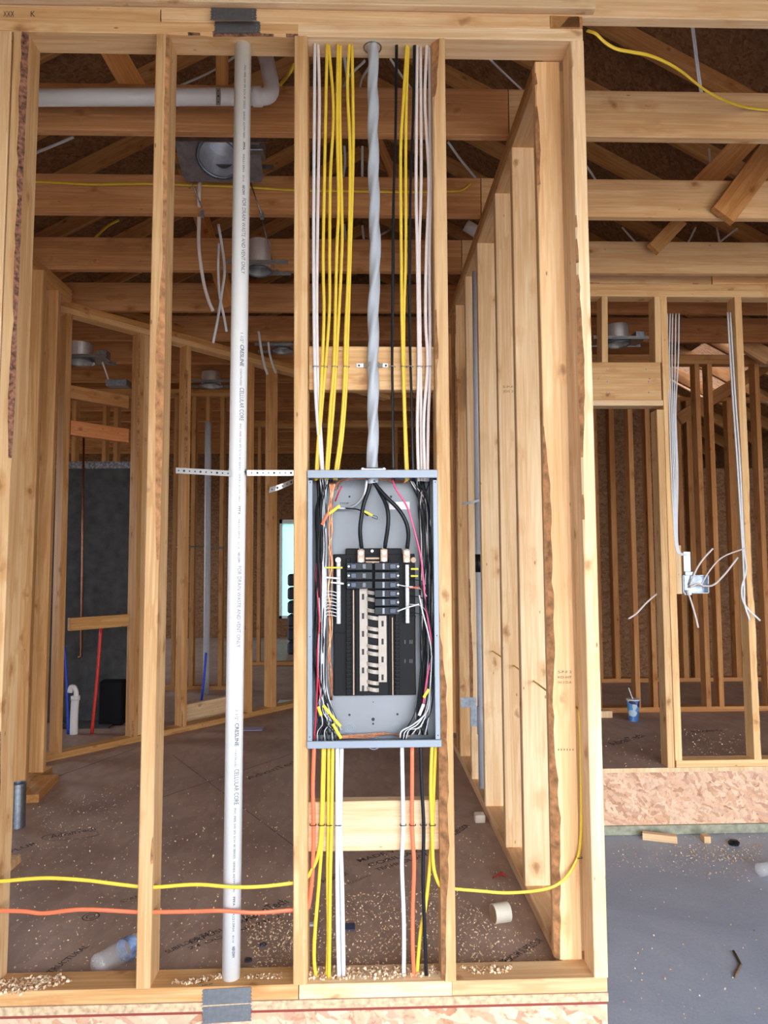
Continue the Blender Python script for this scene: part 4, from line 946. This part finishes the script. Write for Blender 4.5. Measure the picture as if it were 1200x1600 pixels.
# wall beyond
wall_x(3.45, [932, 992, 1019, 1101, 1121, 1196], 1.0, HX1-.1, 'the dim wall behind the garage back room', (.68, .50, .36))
OY = 4.75
struct('wall_osb_inner', MB().box((.95, OY+.09, 0), (HX1, OY+.105, 2.05)).box((.95, OY+.09, 2.05), (P(1095, 600, OY).x, OY+.105, 2.75)), OSBSHADE, 'dark OSB sheathing at the back of the far room')
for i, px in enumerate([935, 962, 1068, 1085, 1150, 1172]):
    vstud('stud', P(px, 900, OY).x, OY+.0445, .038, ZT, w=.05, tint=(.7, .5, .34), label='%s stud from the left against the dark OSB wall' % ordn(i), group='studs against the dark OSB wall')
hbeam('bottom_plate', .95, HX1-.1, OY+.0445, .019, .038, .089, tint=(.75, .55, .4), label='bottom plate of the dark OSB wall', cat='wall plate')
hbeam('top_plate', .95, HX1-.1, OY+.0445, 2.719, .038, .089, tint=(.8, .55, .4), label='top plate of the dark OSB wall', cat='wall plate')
# angled joists in the far attic, reddish
pxboard('truss_brace', (1060, 470), (1200, 560), 26, 3.3, mat=FIR, label='reddish slanting board behind the right stud, in the far attic', cat='brace')
pxboard('truss_brace', (1215, 560), (1060, 655), 20, 3.9, tint=(.55, .38, .26), label='dark slanting board falling left in the far room', cat='brace')
# electric box on the garage wall
eb = empty('junction_box', P(1067, 928, RY), 'blue grey metal junction box with loose white wires on the back wall stud', 'junction box')
a, b = P(1067, 899, RY-.01), P(1108, 927, RY-.01)
mb = MB(); T2 = .003
mb.box((a.x, RY+.035, b.z), (b.x, RY+.038, a.z)).box((a.x, RY-.01, b.z), (a.x+T2, RY+.036, a.z)).box((b.x-T2, RY-.01, b.z), (b.x, RY+.036, a.z)).box((a.x, RY-.01, a.z-T2), (b.x, RY+.036, a.z)).box((a.x, RY-.01, b.z), (b.x, RY+.036, b.z+T2))
mb.build('box', STEEL, eb)
mb = MB(); mb.box((P(1067, 868, RY).x, RY-.006, P(1067, 930, RY).z), (P(1078, 868, RY).x, RY-.003, P(1067, 862, RY).z), .001).box((P(1067, 868, RY).x, RY-.02, P(1067, 899, RY).z), (P(1082, 868, RY).x, RY-.003, P(1067, 893, RY).z), .002); mb.build('bracket', STEEL, eb)
for pts in ([(1078, 915), (1088, 890), (1100, 872), (1114, 857)], [(1095, 915), (1110, 890), (1130, 870), (1166, 856)], [(1090, 914), (1112, 915), (1130, 900), (1153, 871)], [(1074, 922), (1080, 940), (1086, 960), (1091, 981)], [(1078, 918), (1090, 912), (1100, 916)]):
    MB().tube([P(x, y, RY-.02-.01*i) for i, (x, y) in enumerate(pts)], .0055 if pts[0][0] != 1095 else .004, n=8).build('loose_wire', PINKW, eb, smooth=True)
board('blocking', (P(1062, 925, RY).x, RY+.03, P(1062, 928, RY).z), (P(1062, 925, RY).x, RY+.03, P(1062, 852, RY).z), .034, .06, X3, mat=PALE, label='small wood block behind the junction box bracket', cat='block')
for i, (xt, xm, xb2) in enumerate([(1043, 1045, 1055), (1047, 1048, 1056), (1051, 1050.5, 1057), (1056, 1053, 1058), (1061, 1055, 1059)]):
    o = cable([(xt, 490, RY+.03), (xt-1, 560, RY+.02), (xm+1, 640, RY-.005), (xm+4, 740, RY-.005), (xb2, 850, RY+.0), (xb2+10+i, 868, RY-.004)], WHT, '%s white cable from the left dropping to the junction box' % ordn(i), rx=.0042, ry=.003, group='white cables dropping to the junction box')
for i, dx in enumerate((0, 4)):
    cable([(1137+dx, 488, RY+.03), (1145+dx, 620, RY+.02), (1152+dx, 720, RY-.006), (1160+dx*.6, 850, RY-.008), (1162+dx, 890, RY-.03), (1163-dx, 920, RY-.04), (1164, 945, RY-.04), (1172+dx*4, 970, RY-.05)], WHT, ['left', 'right'][i]+' one of two white cables hanging down the right back wall stud', rx=.0055, ry=.003, group='white cables on the right back wall stud')
cable([(1026, 928, RY+.06), (1010, 942, RY+.02), (995, 958, RY+.0), (982, 967, RY-.01)], PINKW, 'loose cable end poking into the doorway', rx=.005, ry=.004)

# =================================================================== ATTIC PIPES, CAN LIGHTS AND WIRES
Yp = .46
ap = empty('drain_pipe', P(58, 152, Yp), 'white pipe lying level in the attic over the left bays', 'pipe')
MB().cyl(P(-60, 153, Yp), P(400, 151, Yp), .029, 28).build('pipe', WHITEPVC, ap, smooth=True)
MB().cyl(P(395, 151, Yp), P(409, 151, Yp), .0335, 28).build('collar', WHITEPVC, ap, smooth=True)
MB().tube([P(400, 151, Yp), P(414, 151, Yp), P(422, 146, Yp+.01), P(424, 135, Yp+.02), P(420, 110, Yp+.04), P(408, 60, Yp+.1)], .0285, n=24, sub=8).build('elbow', WHITEPVC, ap, smooth=True)
holes_strip([P(341, 138, Yp-.032), P(341.5, 151, Yp-.034), P(341, 164, Yp-.032)], .016, X3, 'perforated_strap', 'dark perforated hanger strap around the attic pipe', 3)
def can(px, py, Y, r, h, label, parts='full', z=None, tilt=(0, 0, 1)):
    c = P(px, py, Y); root = empty('can_light', c, label, 'recessed light'); A = Vector(tilt).normalized()
    MB().lathe(c, A, [(0, r), (h, r*.97), (h, 0.001), (h-.002, 0.001), (h-.002, r*.95), (0, r*.98)], 32).build('housing', CANM, root, smooth=False)
    MB().lathe(c, A, [(-.004, r*1.16), (.004, r*1.16), (.012, r*1.0), (-.004, r)], 32).build('rim', STEEL, root, smooth=True)
    if parts == 'full':
        B = Matrix((X3, A.cross(X3).normalized(), A)).transposed()
        pv = []; pf = []
        for i in range(40):
            t = 2*math.pi*i/40; cx_, sx_ = math.cos(t), math.sin(t); k = min(2.1/max(abs(cx_), 1e-6), 1.4/max(abs(sx_), 1e-6))
            for rr_, dz_ in ((1.02, .014), (k, .014), (k, .016), (1.02, .016)): pv.append(c+B @ Vector((cx_*r*rr_, sx_*r*rr_, dz_)))
        for i in range(40):
            a_, b_ = i*4, ((i+1) % 40)*4
            for q in range(4): pf.append((a_+q, a_+(q+1) % 4, b_+(q+1) % 4, b_+q))
        MB().add(pv, pf).build('mounting_plate', DSTEEL, root)
        MB().box((c.x+r*1.5, c.y-.04, c.z+.016), (c.x+r*2.3, c.y+.05, c.z+.08), .003).build('wiring_box', STEEL, root)
    for s in (-1, 1):
        MB().box((c.x-r*2.6, c.y+s*r*1.2-.003, c.z+.01), (c.x+r*2.6, c.y+s*r*1.2+.003, c.z+.03)).build('hanger_bar', DSTEEL, root)
    return root
can(342, 247, 1.02, .086, .15, 'open shiny can light between the first and second joists left of the pipe', tilt=(.05, .55, 1))
can(405, 424, 1.72, .062, .16, 'tall metal can light hanging beside the third joist right of the pipe', 'short')
can(441, 548, 3.3, .075, .12, 'small dim can light hanging near the panel stud', 'short')
can(125, 566, 3.0, .085, .13, 'can light with bracket behind the diagonal wall top', 'full')
can(330, 603, 4.3, .085, .12, 'dark can light ring over the dim far room', 'short')
can(965, 538, 2.75, .075, .13, 'can light seen above the doorway header', 'full')
c = P(165, 596, 3.05)
jb = MB().box((c.x, c.y, c.z-.03), (c.x+.15, c.y+.08, c.z+.02), .004).build('junction_box', STEEL, label='shiny junction box hanging near the can light behind the diagonal wall', cat='junction box')
MB().tube([P(160, 566, 3.0), P(165, 580, 3.0), P(169, 592, 3.05)], .006, n=8).build('electrical_cable', PINKW, smooth=True, label='short pale cable from the can light to the shiny junction box', cat='cable')
def clip(px, py, Y, label):
    c = P(px, py, Y); MB().box((c.x-.008, c.y-.012, c.z-.018), (c.x+.008, c.y, c.z-.004), .002).box((c.x-.012, c.y-.016, c.z-.002), (c.x+.006, c.y, c.z+.014), .002).cyl(c+Vector((0, -.014, .004)), c+Vector((.0, -.022, .004)), .006, 8).build('bar_hanger_clip', STEEL, label=label, cat='clip')
clip(317, 335, 1.222, 'metal clip on the second joist left of the pipe'); clip(410, 338, 1.222, 'metal clip on the second joist right of the pipe'); clip(433, 426, 1.872, 'metal clip on the third joist right of the pipe')
def rod(pts, label, r=.003, mat=DSTEEL): MB().tube([P(*p) for p in pts], r, n=6, smooth=False).build('hanger_rod', mat, smooth=True, label=label, cat='rod')
rod([(279, 237, 1.15), (316, 325, 1.2)], 'thin slanting metal bar left of the pipe'); rod([(391, 285, 1.2), (408, 333, 1.2)], 'thin slanting metal bar right of the pipe'); rod([(410, 345, 1.6), (418, 378, 1.65), (428, 418, 1.85)], 'bent metal bar from the second to the third joist')
jo = 1.208
cable([(20, 284, jo), (60, 284, jo), (100, 286, jo), (150, 288, jo), (220, 287, jo), (300, 289, jo), (380, 292, jo), (460, 297, jo), (560, 299, jo), (650, 300, jo), (700, 299, jo), (722, 297, jo), (736, 287, jo)], YEL, 'yellow cable stapled along the second ceiling joist', rx=.0062, ry=.0035)
cable([(312, 284, 1.20), (311, 310, 1.20), (311, 345, 1.3), (311, 390, 1.5), (318, 440, 1.55), (326, 470, 1.55), (333, 486, 1.55)], PINKW, 'thick pale cable hanging from the second joist', rx=.009, ry=.006)
cable([(341, 350, 1.6), (347, 385, 1.65), (351, 420, 1.8), (348, 450, 1.8), (340, 500, 1.8), (333, 536, 1.8)], WHT, 'pale cable end curling left among the hanging pair', rx=.007, ry=.005)
cable([(342, 380, 1.75), (341, 420, 1.8), (343, 460, 1.8), (350, 495, 1.8), (354, 518, 1.8)], WHT, 'pale cable end curling right among the hanging pair', rx=.007, ry=.005)
cable([(404, 517, 3.0), (408, 545, 3.0), (413, 570, 3.0), (418, 585, 3.0)], WHT, 'pale cable end hanging right of the pipe, left one', rx=.009, ry=.006)
cable([(418, 523, 3.2), (421, 550, 3.2), (426, 570, 3.2), (431, 583, 3.2)], WHT, 'pale cable end hanging right of the pipe, right one', rx=.008, ry=.005)
cable([(368, 88, 1.0), (330, 112, 1.2), (281, 134, 1.4)], WHT, 'white cable crossing the attic behind the white pipe top', rx=.007, ry=.004)
cable([(115, 214, 1.9), (85, 227, 1.9), (40, 245, 1.9)], WHT, 'white cable slanting in the attic over the leftmost bay', rx=.009, ry=.005)
cable([(460, 100, 1.0), (452, 115, 1.0), (440, 130, 1.1), (432, 142, 1.1)], YEL, 'short yellow cable beside the attic pipe elbow', rx=.008, ry=.005)
cable([(186, 344, 2.4), (170, 352, 2.4), (155, 365, 2.4), (144, 378, 2.4)], YEL, 'yellow cable curving between the second and third joists', rx=.008, ry=.005)
for i, pts in enumerate([[(765, 92, .8), (785, 112, 1.0), (815, 140, 1.2)], [(700, 222, 1.5), (720, 250, 1.6), (750, 286, 1.9)], [(610, 92, .9), (625, 115, 1.0), (645, 142, 1.2)], [(570, 95, .9), (545, 120, 1.0), (532, 145, 1.2)], [(580, 100, .9), (565, 125, 1.0), (562, 150, 1.2)], [(538, 88, .9), (542, 120, 1.0), (541, 145, 1.2)], [(538, 228, 1.7), (539, 255, 1.8), (535, 285, 1.8)], [(566, 228, 1.7), (566, 285, 1.8)], [(538, 350, 2.2), (541, 382, 2.3)], [(566, 352, 2.2), (569, 382, 2.3)], [(595, 367, 2.2), (610, 358, 2.3)],
                          [(915, 258, 2.2), (925, 272, 2.2), (938, 294, 2.3)], [(972, 355, 2.9), (985, 370, 2.9), (1002, 388, 3.0)], [(1108, 232, 1.9), (1110, 255, 1.9)], [(1120, 355, 2.4), (1126, 388, 2.4)], [(1087, 355, 2.9), (1080, 370, 2.9), (1070, 388, 2.9)], [(1152, 357, 2.9), (1135, 370, 2.9), (1113, 388, 2.9)]]):
    lab = ['right of the panel bay above the first joist', 'right of the panel bay above the second joist', 'behind the black cables above the first joist', 'curving left behind the grey cable above the first joist', 'nearest left of the grey cable above the first joist', 'upright behind the yellow cables above the first joist', 'above the second joist behind the yellow cables', 'above the second joist just left of the grey cable', 'above the third joist behind the yellow cables', 'above the third joist just left of the grey cable', 'level behind the grey cable above the third joist',
           'above the second joist just right of the corner stud', 'above the third joist right of the corner stud', 'short, above the second joist over the garage', 'upright above the third joist over the garage', 'curving above the third joist over the garage', 'slanting above the third joist at right over the garage'][i]
    cable(pts, WHT, 'white cable in the attic, '+lab, rx=.007, ry=.0045)
for k, dx in enumerate((0, 3)):
    cable([(1080+dx, 38, .3), (1084+dx, 70, .45), (1089+dx, 110, .55), (1095+dx, 152, .62)], WHT, ['left', 'right'][k]+' one of two white cables hanging over the garage', rx=.004, ry=.003)
cable([(918, 48, .0), (931, 53, -.02), (945, 66, -.01), (962, 76, 0), (985, 81, .02), (1012, 86, .06), (1040, 97, .12), (1065, 112, .2), (1085, 128, .28), (1105, 143, .36), (1130, 156, .44), (1155, 165, .52), (1180, 170, .575), (1220, 173, .577)], YEL, 'yellow cable swooping over the garage onto the first joist', rx=.0055, ry=.0032)
c = P(741, 362, 2.2); MB().cyl(P(728, 352, 2.2), P(744, 362, 2.2), .035, 18).cyl(P(738, 357, 2.2), P(748, 370, 2.2), .028, 18).build('pipe_elbow', WHITEPVC, smooth=True, label='white pipe fitting above the third joist beside the wing wall', cat='pipe')

# =================================================================== HOLES IN THE TOP PLATE
hr = MB(); c = P(582, 73, .04)
hr.lathe((c.x+.0, .043, 2.700), (0, 0, -1), [(-.002, .028), (.0006, .028), (.0012, .024), (-.002, .023)], 32)
hr.build('grommet', DSTEEL, smooth=True, label='dark round hole edge where the thick grey cable leaves the top plate', cat='hole ring')
# =================================================================== LOOSE THINGS ON THE FLOORS
def bottle(base, top_, label, lab_at=(.62, .86)):
    a, b = Vector(base), Vector(top_); L = (b-a).length; A = (b-a).normalized()
    r0 = .031; root = empty('water_bottle', a, label, 'bottle')
    prof = [(.0, .004), (.004, .022), (.012, r0)]
    for k in range(14): prof.append((L*(.1+.04*k), r0-(.0022 if k % 2 else 0)))
    prof += [(L*.68, r0), (L*.80, .026), (L*.90, .014), (L*.94, .013)]
    inner = [(h, max(.001, r-.0008)) for h, r in prof][::-1]
    MB().lathe(a, A, prof, 28).build('body', PLASTB, root, smooth=True)
    MB().lathe(a, A, [(L*.50, r0+.0006), (L*.66, r0+.0006)], 28).build('label_band', plain('blue_label', (.22, .33, .62), .4, var=.75, scale=45), root, smooth=True)
    MB().cyl(a+A*L*.93, a+A*L, .0145, 18).build('cap', WHT, root)
    return root
c0, c1 = PZ(147, 1512, .032), PZ(232, 1463, .032)
d = (c1-c0).normalized(); c0 = c0 - d*.0
bottle(c0, c0+d*.20, 'crumpled clear water bottle lying on the brown floor behind the left stud')
c0 = PZ(1184, 1360, SLABZ+.032)
bottle(c0, c0+Vector((.19, .05, 0)), 'clear water bottle on the garage slab at the right picture edge')
# white plug
c = PZ(770, 1448, 0); a = P(772, 1433, c.y+.02)
plg = empty('pipe_cutoff', c, 'short white pipe offcut lying on the floor near the wing wall', 'offcut')
q0 = Vector((c.x+.005, c.y+.02, .030)); q1 = q0+Vector((.052, .012, 0))
MB().cyl(q0, q1, .030, 28).build('ring', plain('cream_plastic', (.74, .69, .58), .5), plg, smooth=False)
MB().cyl(q0-Vector((.0006, .0001, 0)), q0+Vector((.004, .001, 0)), .027, 28).build('wood_plug', plain('brown_end', (.36, .22, .13), .8), plg)
c = PZ(781, 1370, 0)
mb = MB()
for k in range(5): mb.strip([c+Vector((-.03+.008*k, -.015+.006*k, .003+.002*k)), c+Vector((-.005+.004*k, .004*k, .008)), c+Vector((.022, .012-.005*k, .002))], .012, .001, (.3, 1, .2))
mb.build('plastic_scrap', plain('red_film', (.45, .01, .02), .3), label='small crumpled red scrap on the brown floor', cat='scrap')
c = PZ(750, 1287, 0); MB().box((c.x-.02, c.y, 0), (c.x+.025, c.y+.05, .035), .004).build('wood_offcut', plain('white_wood_bit', (.7, .6, .5), .7), label='small pale block by the foot of the grey pipe', cat='offcut')
# metal cylinder left
c = PZ(30, 1292, 0.0); rr = .034
MB().lathe((c.x-.01, c.y, 0), (0, 0, 1), [(0, rr), (.19, rr), (.19, rr-.002), (.002, rr-.002), (.002, .001), (0, .001)], 28).build('metal_sleeve', STEEL, smooth=False, label='short galvanised metal tube standing on the floor at left', cat='tube')
c = PZ(16, 1358, 0); MB().box((c.x-.08, c.y-.02, 0), (c.x+.012, c.y+.06, .03), .002).build('wood_offcut', PINE, label='wood offcut on the floor behind the leftmost stud', cat='offcut')
a, b = PZ(40, 1255, 0), PZ(72, 1222, 0); board('wood_offcut', Vector((a.x, a.y, .019)), Vector((b.x, b.y, .019)), .12, .038, X3, tint=(.9, .72, .5), label='slanted wood piece at the foot of the left side wall', cat='offcut')
# blue scrap in floor behind panel
c = PZ(545, 1452, 0); MB().box((c.x-.03, c.y-.015, .001), (c.x+.02, c.y+.03, .006), .002).build('plastic_scrap', plain('slate_plastic', (.06, .08, .14), .5), label='dark blue scrap on the floor behind the white cables', cat='scrap')
c = PZ(483, 1446, 0); MB().box((c.x-.012, c.y-.012, .001), (c.x+.018, c.y+.008, .008), .002).build('plastic_scrap', WHT, label='small white scrap on the floor right of the panel stud', cat='scrap')
for i, (px, py) in enumerate(((411, 1477), (388, 1501))):
    c = PZ(px, py, 0); MB().lathe((c.x, c.y, .0), (0, 0, 1), [(0, .012), (.004, .011), (.005, .001)], 14).build('dropped_cap', plain('dark_cap', (.05, .055, .07), .5), label=['upper', 'lower'][i]+' dark round cap on the floor right of the white pipe', cat='cap')
# garage debris
a, b = PZ(1004, 1311, SLABZ), PZ(1058, 1317, SLABZ)
board('wood_offcut', Vector((a.x, a.y, SLABZ+.0195)), Vector((b.x, b.y, SLABZ+.0195)), .038, .038, Z3, mat=PALE, label='long wood offcut on the slab against the OSB step', cat='offcut')
c = PZ(1106, 1318, SLABZ); MB().box((c.x-.018, c.y, SLABZ), (c.x+.018, c.y+.05, SLABZ+.036), .002).build('wood_offcut', PALE, label='small square wood block on the slab against the OSB step', cat='offcut')
c = PZ(1147, 1320, SLABZ); MB().lathe((c.x, c.y, SLABZ), (0, .1, 1), [(0, .026), (.014, .03), (.026, .018), (.028, .001)], 12).build('rubber_scrap', BLK, label='black lump on the slab below the OSB step', cat='scrap')
a, b, d = [PZ(*p, SLABZ+.005) for p in ((1146, 1486), (1158, 1507), (1149, 1526))]
MB().tube([a, b, d], .0045, n=7, smooth=False).build('twig', plain('dry_twig', (.14, .09, .06), .8), smooth=True, label='bent brown twig lying on the blue grey slab', cat='twig')
# cup
c = PZ(990, 1126, 0); cup = empty('paper_cup', c, 'blue patterned paper cup with straw on the floor in the doorway', 'cup')
CUPM, nt, b_ = newmat('cup_print'); tc = N(nt, 'ShaderNodeTexCoord'); no = N(nt, 'ShaderNodeTexVoronoi', ins={'Scale': 26}); nt.links.new(tc.outputs['Object'], no.inputs['Vector'])
sp_ = N(nt, 'ShaderNodeSeparateColor'); nt.links.new(no.outputs['Color'], sp_.inputs[0])
nt.links.new(ramp(nt, sp_.outputs[0], [(0, (.06, .16, .42)), (.3, (.10, .28, .55)), (.5, (.45, .55, .65)), (.7, (.03, .03, .08)), (.88, (.65, .09, .05))], 'CONSTANT'), b_.inputs['Base Color'])
MB().lathe((c.x, c.y, 0), (0, 0, 1), [(0, .001), (0, .033), (.15, .046), (.15, .044), (.003, .031), (.003, .001)], 28).build('body', CUPM, cup, smooth=False)
MB().lathe((c.x, c.y, 0), (0, 0, 1), [(.148, .048), (.156, .048), (.156, .001), (.15, .001)], 28).build('lid', WHT, cup, smooth=False)
MB().cyl((c.x, c.y, .15), (c.x-.03, c.y, .235), .004, 8).build('straw', WHT, cup)
c = PZ(947, 1122, 0); MB().box((c.x-.04, c.y, 0), (c.x+.05, c.y+.06, .05), .004).build('wood_offcut', PALE, label='small pale block on the floor left of the paper cup', cat='offcut')

# =================================================================== PRINTING ON THE FLOOR
fp = MB()
def ftext(s, pa, pb2, h, bold=False, mb_=fp):
    a, b = PZ(*pa, .0007), PZ(*pb2, .0007); u = (b-a); L = u.length; u.normalize(); v = Vector((-u.y, u.x, 0))
    flat_text(mb_, s, a, u, v, L, h, bold)
ftext('MADE WITH', (562, 1347), (650, 1322), .028, True); ftext('GORILLA GLUE', (578, 1354), (690, 1322), .028, True); ftext('TECHNOLOGY', (590, 1361), (672, 1336), .024, True)
ftext('AdvanTech', (505, 1380), (545, 1366), .035, True); ftext('FLOORING', (546, 1382), (580, 1368), .014)
ftext('SUBFLOOR T&G', (262, 1490), (335, 1456), .020, True); ftext('EXPOSURE RATED', (300, 1475), (420, 1425), .022, True); ftext('24 OC SPAN 23/32', (296, 1484), (440, 1432), .016, True)
ftext('AdvanTech', (385, 1440), (452, 1410), .045, True)
ftext('STRUCTURAL', (75, 1525), (140, 1478), .022, True)
ftext('SPAN', (190, 1411), (222, 1400), .02); ftext('FLUR', (18, 1332), (60, 1318), .03, True)
ftext('PREMIUM SUBFLOOR', (790, 1535-28), (850, 1470), .025, True)
ftext('SUBFLOOR', (712, 1305), (735, 1290), .03, True)
ftext('AdvanTech', (960, 1165), (1010, 1150), .07, True); ftext('FLOORING', (1085, 1145), (1130, 1142), .05, True)
ftext('AdvanTech', (80, 1310), (150, 1297), .05); ftext('AdvanTech', (390, 1218), (470, 1190), .05)
# rings stamped
for px, py, r in ((142, 1432, .028), (360, 1256, .03)):
    c = PZ(px, py, .0006); fp.lathe(c, (0, 0, 1), [(0, r), (.0001, r*.86)], 28); fp.lathe(c, (0, 0, 1), [(0, r*.55), (.0001, r*.42)], 28)
# oval outline
c = PZ(110, 1306, .0006); pts = [c+Vector((math.cos(t)*.11+.03*math.sin(t), math.sin(t)*.05, 0)) for t in [i*.35 for i in range(19)]]; fp.tube(pts, .002, .0004, n=4)
fp.build('printed_text', FINK, floor, label='black printed lettering on the brown subfloor')
# panel seams
sm = MB()
for (pa, pb2) in (((270, 1180), (470, 1330)), ((240, 1250), (480, 1170)), ((0, 1245), (210, 1170))):
    a, b = PZ(*pa, .0005), PZ(*pb2, .0005); sm.strip([a, b], .003, .0006, (b-a).cross(Z3))
sm.build('panel_seam', FINK, floor, label='dark seams between the subfloor panels')
# hand writing on plates and lumber stamps
def face_text(s, pa, pb2, Y, h, par=None, mat=None, vertical=False, name='lumber_stamp', bold=False, target=None):
    a, b = P(*pa, Y), P(*pb2, Y); u = b-a; L = u.length; u.normalize(); v = u.cross(Y3)*-1
    if not vertical and v.z < 0: v = -v
    flat_text(target, s, a, u, v, L, h, bold)
stp = MB()
for s, pa, pb2, h in (('XXX', (5, 26), (22, 26), .018), ('K', (48, 26), (55, 26), .018)): face_text(s, pa, pb2, -.0018, h, target=stp)
stobj = [o for o in bpy.data.objects if o.get('label') == 'upper top plate running left from above the second stud'][0]
stp.build('pencil_mark', INK, stobj)
sk = [o for o in bpy.data.objects if o.get('label', '').startswith('wide corner stud')][0]
stp = MB(); Ys = .0888
for s, pa, pb2, h in (('S-P-F 2', (872, 1052), (893, 1052), .008), ('KD-HT', (872, 1060), (893, 1060), .007), ('SH 2 CLA', (872, 1068), (893, 1068), .007), ('||||||', (872, 1172), (896, 1172), .004)): face_text(s, pa, pb2, Ys, h, target=stp)
stp.build('lumber_stamp', plain('stamp_ink', (.16, .10, .08), .8), sk, label='faint grade stamp')
yk = fy[2]-.0008; sk = [o for o in bpy.data.objects if o.get('label', '').startswith('second stud of the wing')][0]
stp = MB()
for s, pa, pb2, h in (('S-P-F', (786, 606), (802, 606), .009), ('JDS 2', (786, 613), (802, 613), .009)): face_text(s, pa, pb2, yk, h, target=stp)
stp.build('lumber_stamp', bpy.data.materials['stamp_ink'], sk)
bpx = [o for o in bpy.data.objects if o.get('label', '').startswith('chipped bottom plate')][0]
pm = MB()
for s, pa, pb2, h in (('26', (309, 1537), (330, 1532), .017), ('HHF', (316, 1541), (333, 1538), .007), ('1-7', (388, 1530), (408, 1525), .014)):
    a, b = PZ(*pa, .0388), PZ(*pb2, .0388); u = b-a; L = u.length; u.normalize(); flat_text(pm, s, a, u, Vector((-u.y, u.x, 0)), L, h)
pm.build('pencil_mark', INK, bpx)

# =================================================================== SHAVINGS (nobody could count them)
def shavings(zones, name, label, mat, seed, size=(.004, .011)):
    rs = random.Random(seed); mb = MB()
    for (poly, z, n, big) in zones:
        xs = [p[0] for p in poly]; ys = [p[1] for p in poly]
        for _ in range(n):
            for _t in range(20):
                px, py = rs.uniform(min(xs), max(xs)), rs.uniform(min(ys), max(ys)); ins = False; j = len(poly)-1
                for i in range(len(poly)):
                    if ((poly[i][1] > py) != (poly[j][1] > py)) and (px < (poly[j][0]-poly[i][0])*(py-poly[i][1])/(poly[j][1]-poly[i][1]+1e-9)+poly[i][0]): ins = not ins
                    j = i
                if ins: break
            c = PZ(px, py, z); L = rs.uniform(*size)*big; wd = L*rs.uniform(.25, .7); t = rs.uniform(0, 6.28); u = Vector((math.cos(t), math.sin(t), 0)); v = Vector((-u.y, u.x, rs.uniform(-.5, .5))).normalized()
            cu = rs.uniform(.1, .9)*L; h0 = rs.uniform(.0003, .004*big)
            pts = [c-u*L/2+Z3*h0, c-u*L*.2+Z3*(h0+cu*.5), c+u*L*.2+Z3*(h0+cu*.6), c+u*L*.45+Z3*(h0+cu*.1)]
            vv = []
            for p in pts: vv += [p-v*wd/2, p+v*wd/2]
            mn = min(q.z for q in vv)
            if mn < z+.0003:
                vv = [q+Z3*(z+.0003-mn) for q in vv]
            mb.add(vv, [(0, 1, 3, 2), (2, 3, 5, 4), (4, 5, 7, 6)], 1 if rs.random() < .35 else 0)
    return mb.build(name, mat, label=label, cat='wood shavings', kind='stuff')
SH2 = plain('dark_shaving', (.50, .30, .17), .8, var=.3)
shavings([([(0, 1533), (95, 1524), (112, 1535), (30, 1556), (0, 1556)], .038, 330, 1.1), ([(262, 1536), (345, 1524), (350, 1530), (290, 1540)], .038, 90, 1), ([(380, 1524), (455, 1521), (440, 1530), (385, 1532)], .038, 60, .8)],
         'wood_shavings', 'curled pale wood shavings on the bottom plate of the left bays', [SHAV, SH2], 1)
shavings([([(482, 1514), (688, 1512), (690, 1526), (600, 1531), (482, 1532)], .038, 520, 1.15)], 'wood_shavings', 'drift of curled wood shavings around the cable ends below the panel', [SHAV, SH2], 2)
shavings([([(716, 1512), (800, 1511), (795, 1522), (740, 1524)], .038, 90, 1.1)], 'wood_shavings', 'curled wood shavings on the bottom plate near the garage corner', [SHAV, SH2], 3)
shavings([([(20, 1250), (450, 1190), (470, 1500), (300, 1515), (20, 1530)], .0, 1500, .75), ([(380, 1430), (458, 1420), (458, 1515), (395, 1515)], 0, 500, .8), ([(482, 1400), (690, 1390), (690, 1510), (482, 1512)], 0, 1500, .75), ([(715, 1400), (850, 1480), (850, 1505), (715, 1508)], 0, 420, .75), ([(482, 1335), (690, 1335), (690, 1400), (482, 1400)], 0, 160, .7), ([(700, 1290), (750, 1280), (845, 1470), (700, 1440)], 0, 260, .7), ([(70, 1260), (200, 1220), (190, 1300), (60, 1330)], 0, 250, .7)],
         'wood_shavings', 'sawdust and small shavings scattered over the brown subfloor', [SHAV, SH2], 4)
shavings([([(955, 1320), (1190, 1320), (1190, 1380), (955, 1360)], SLABZ, 330, 1.0), ([(1050, 1320), (1190, 1318), (1190, 1345), (1080, 1350)], SLABZ, 260, 1.2), ([(955, 1380), (1195, 1390), (1195, 1595), (955, 1595)], SLABZ, 120, .8), ([(955, 1300), (1195, 1300), (1195, 1312), (955, 1312)], SLABZ, 100, 1)],
         'wood_shavings', 'light wood bits scattered over the garage slab', [plain('bit_pale', (.6, .5, .4), .8), SH2], 5)
shavings([([(945, 1150), (1035, 1150), (1035, 1198), (945, 1198)], 0, 60, 1.1), ([(1070, 1140), (1180, 1140), (1180, 1188), (1070, 1188)], 0, 240, 1.2)], 'wood_shavings', 'pale bits on the dim floor behind the garage back wall', [SHAV, SH2], 6)
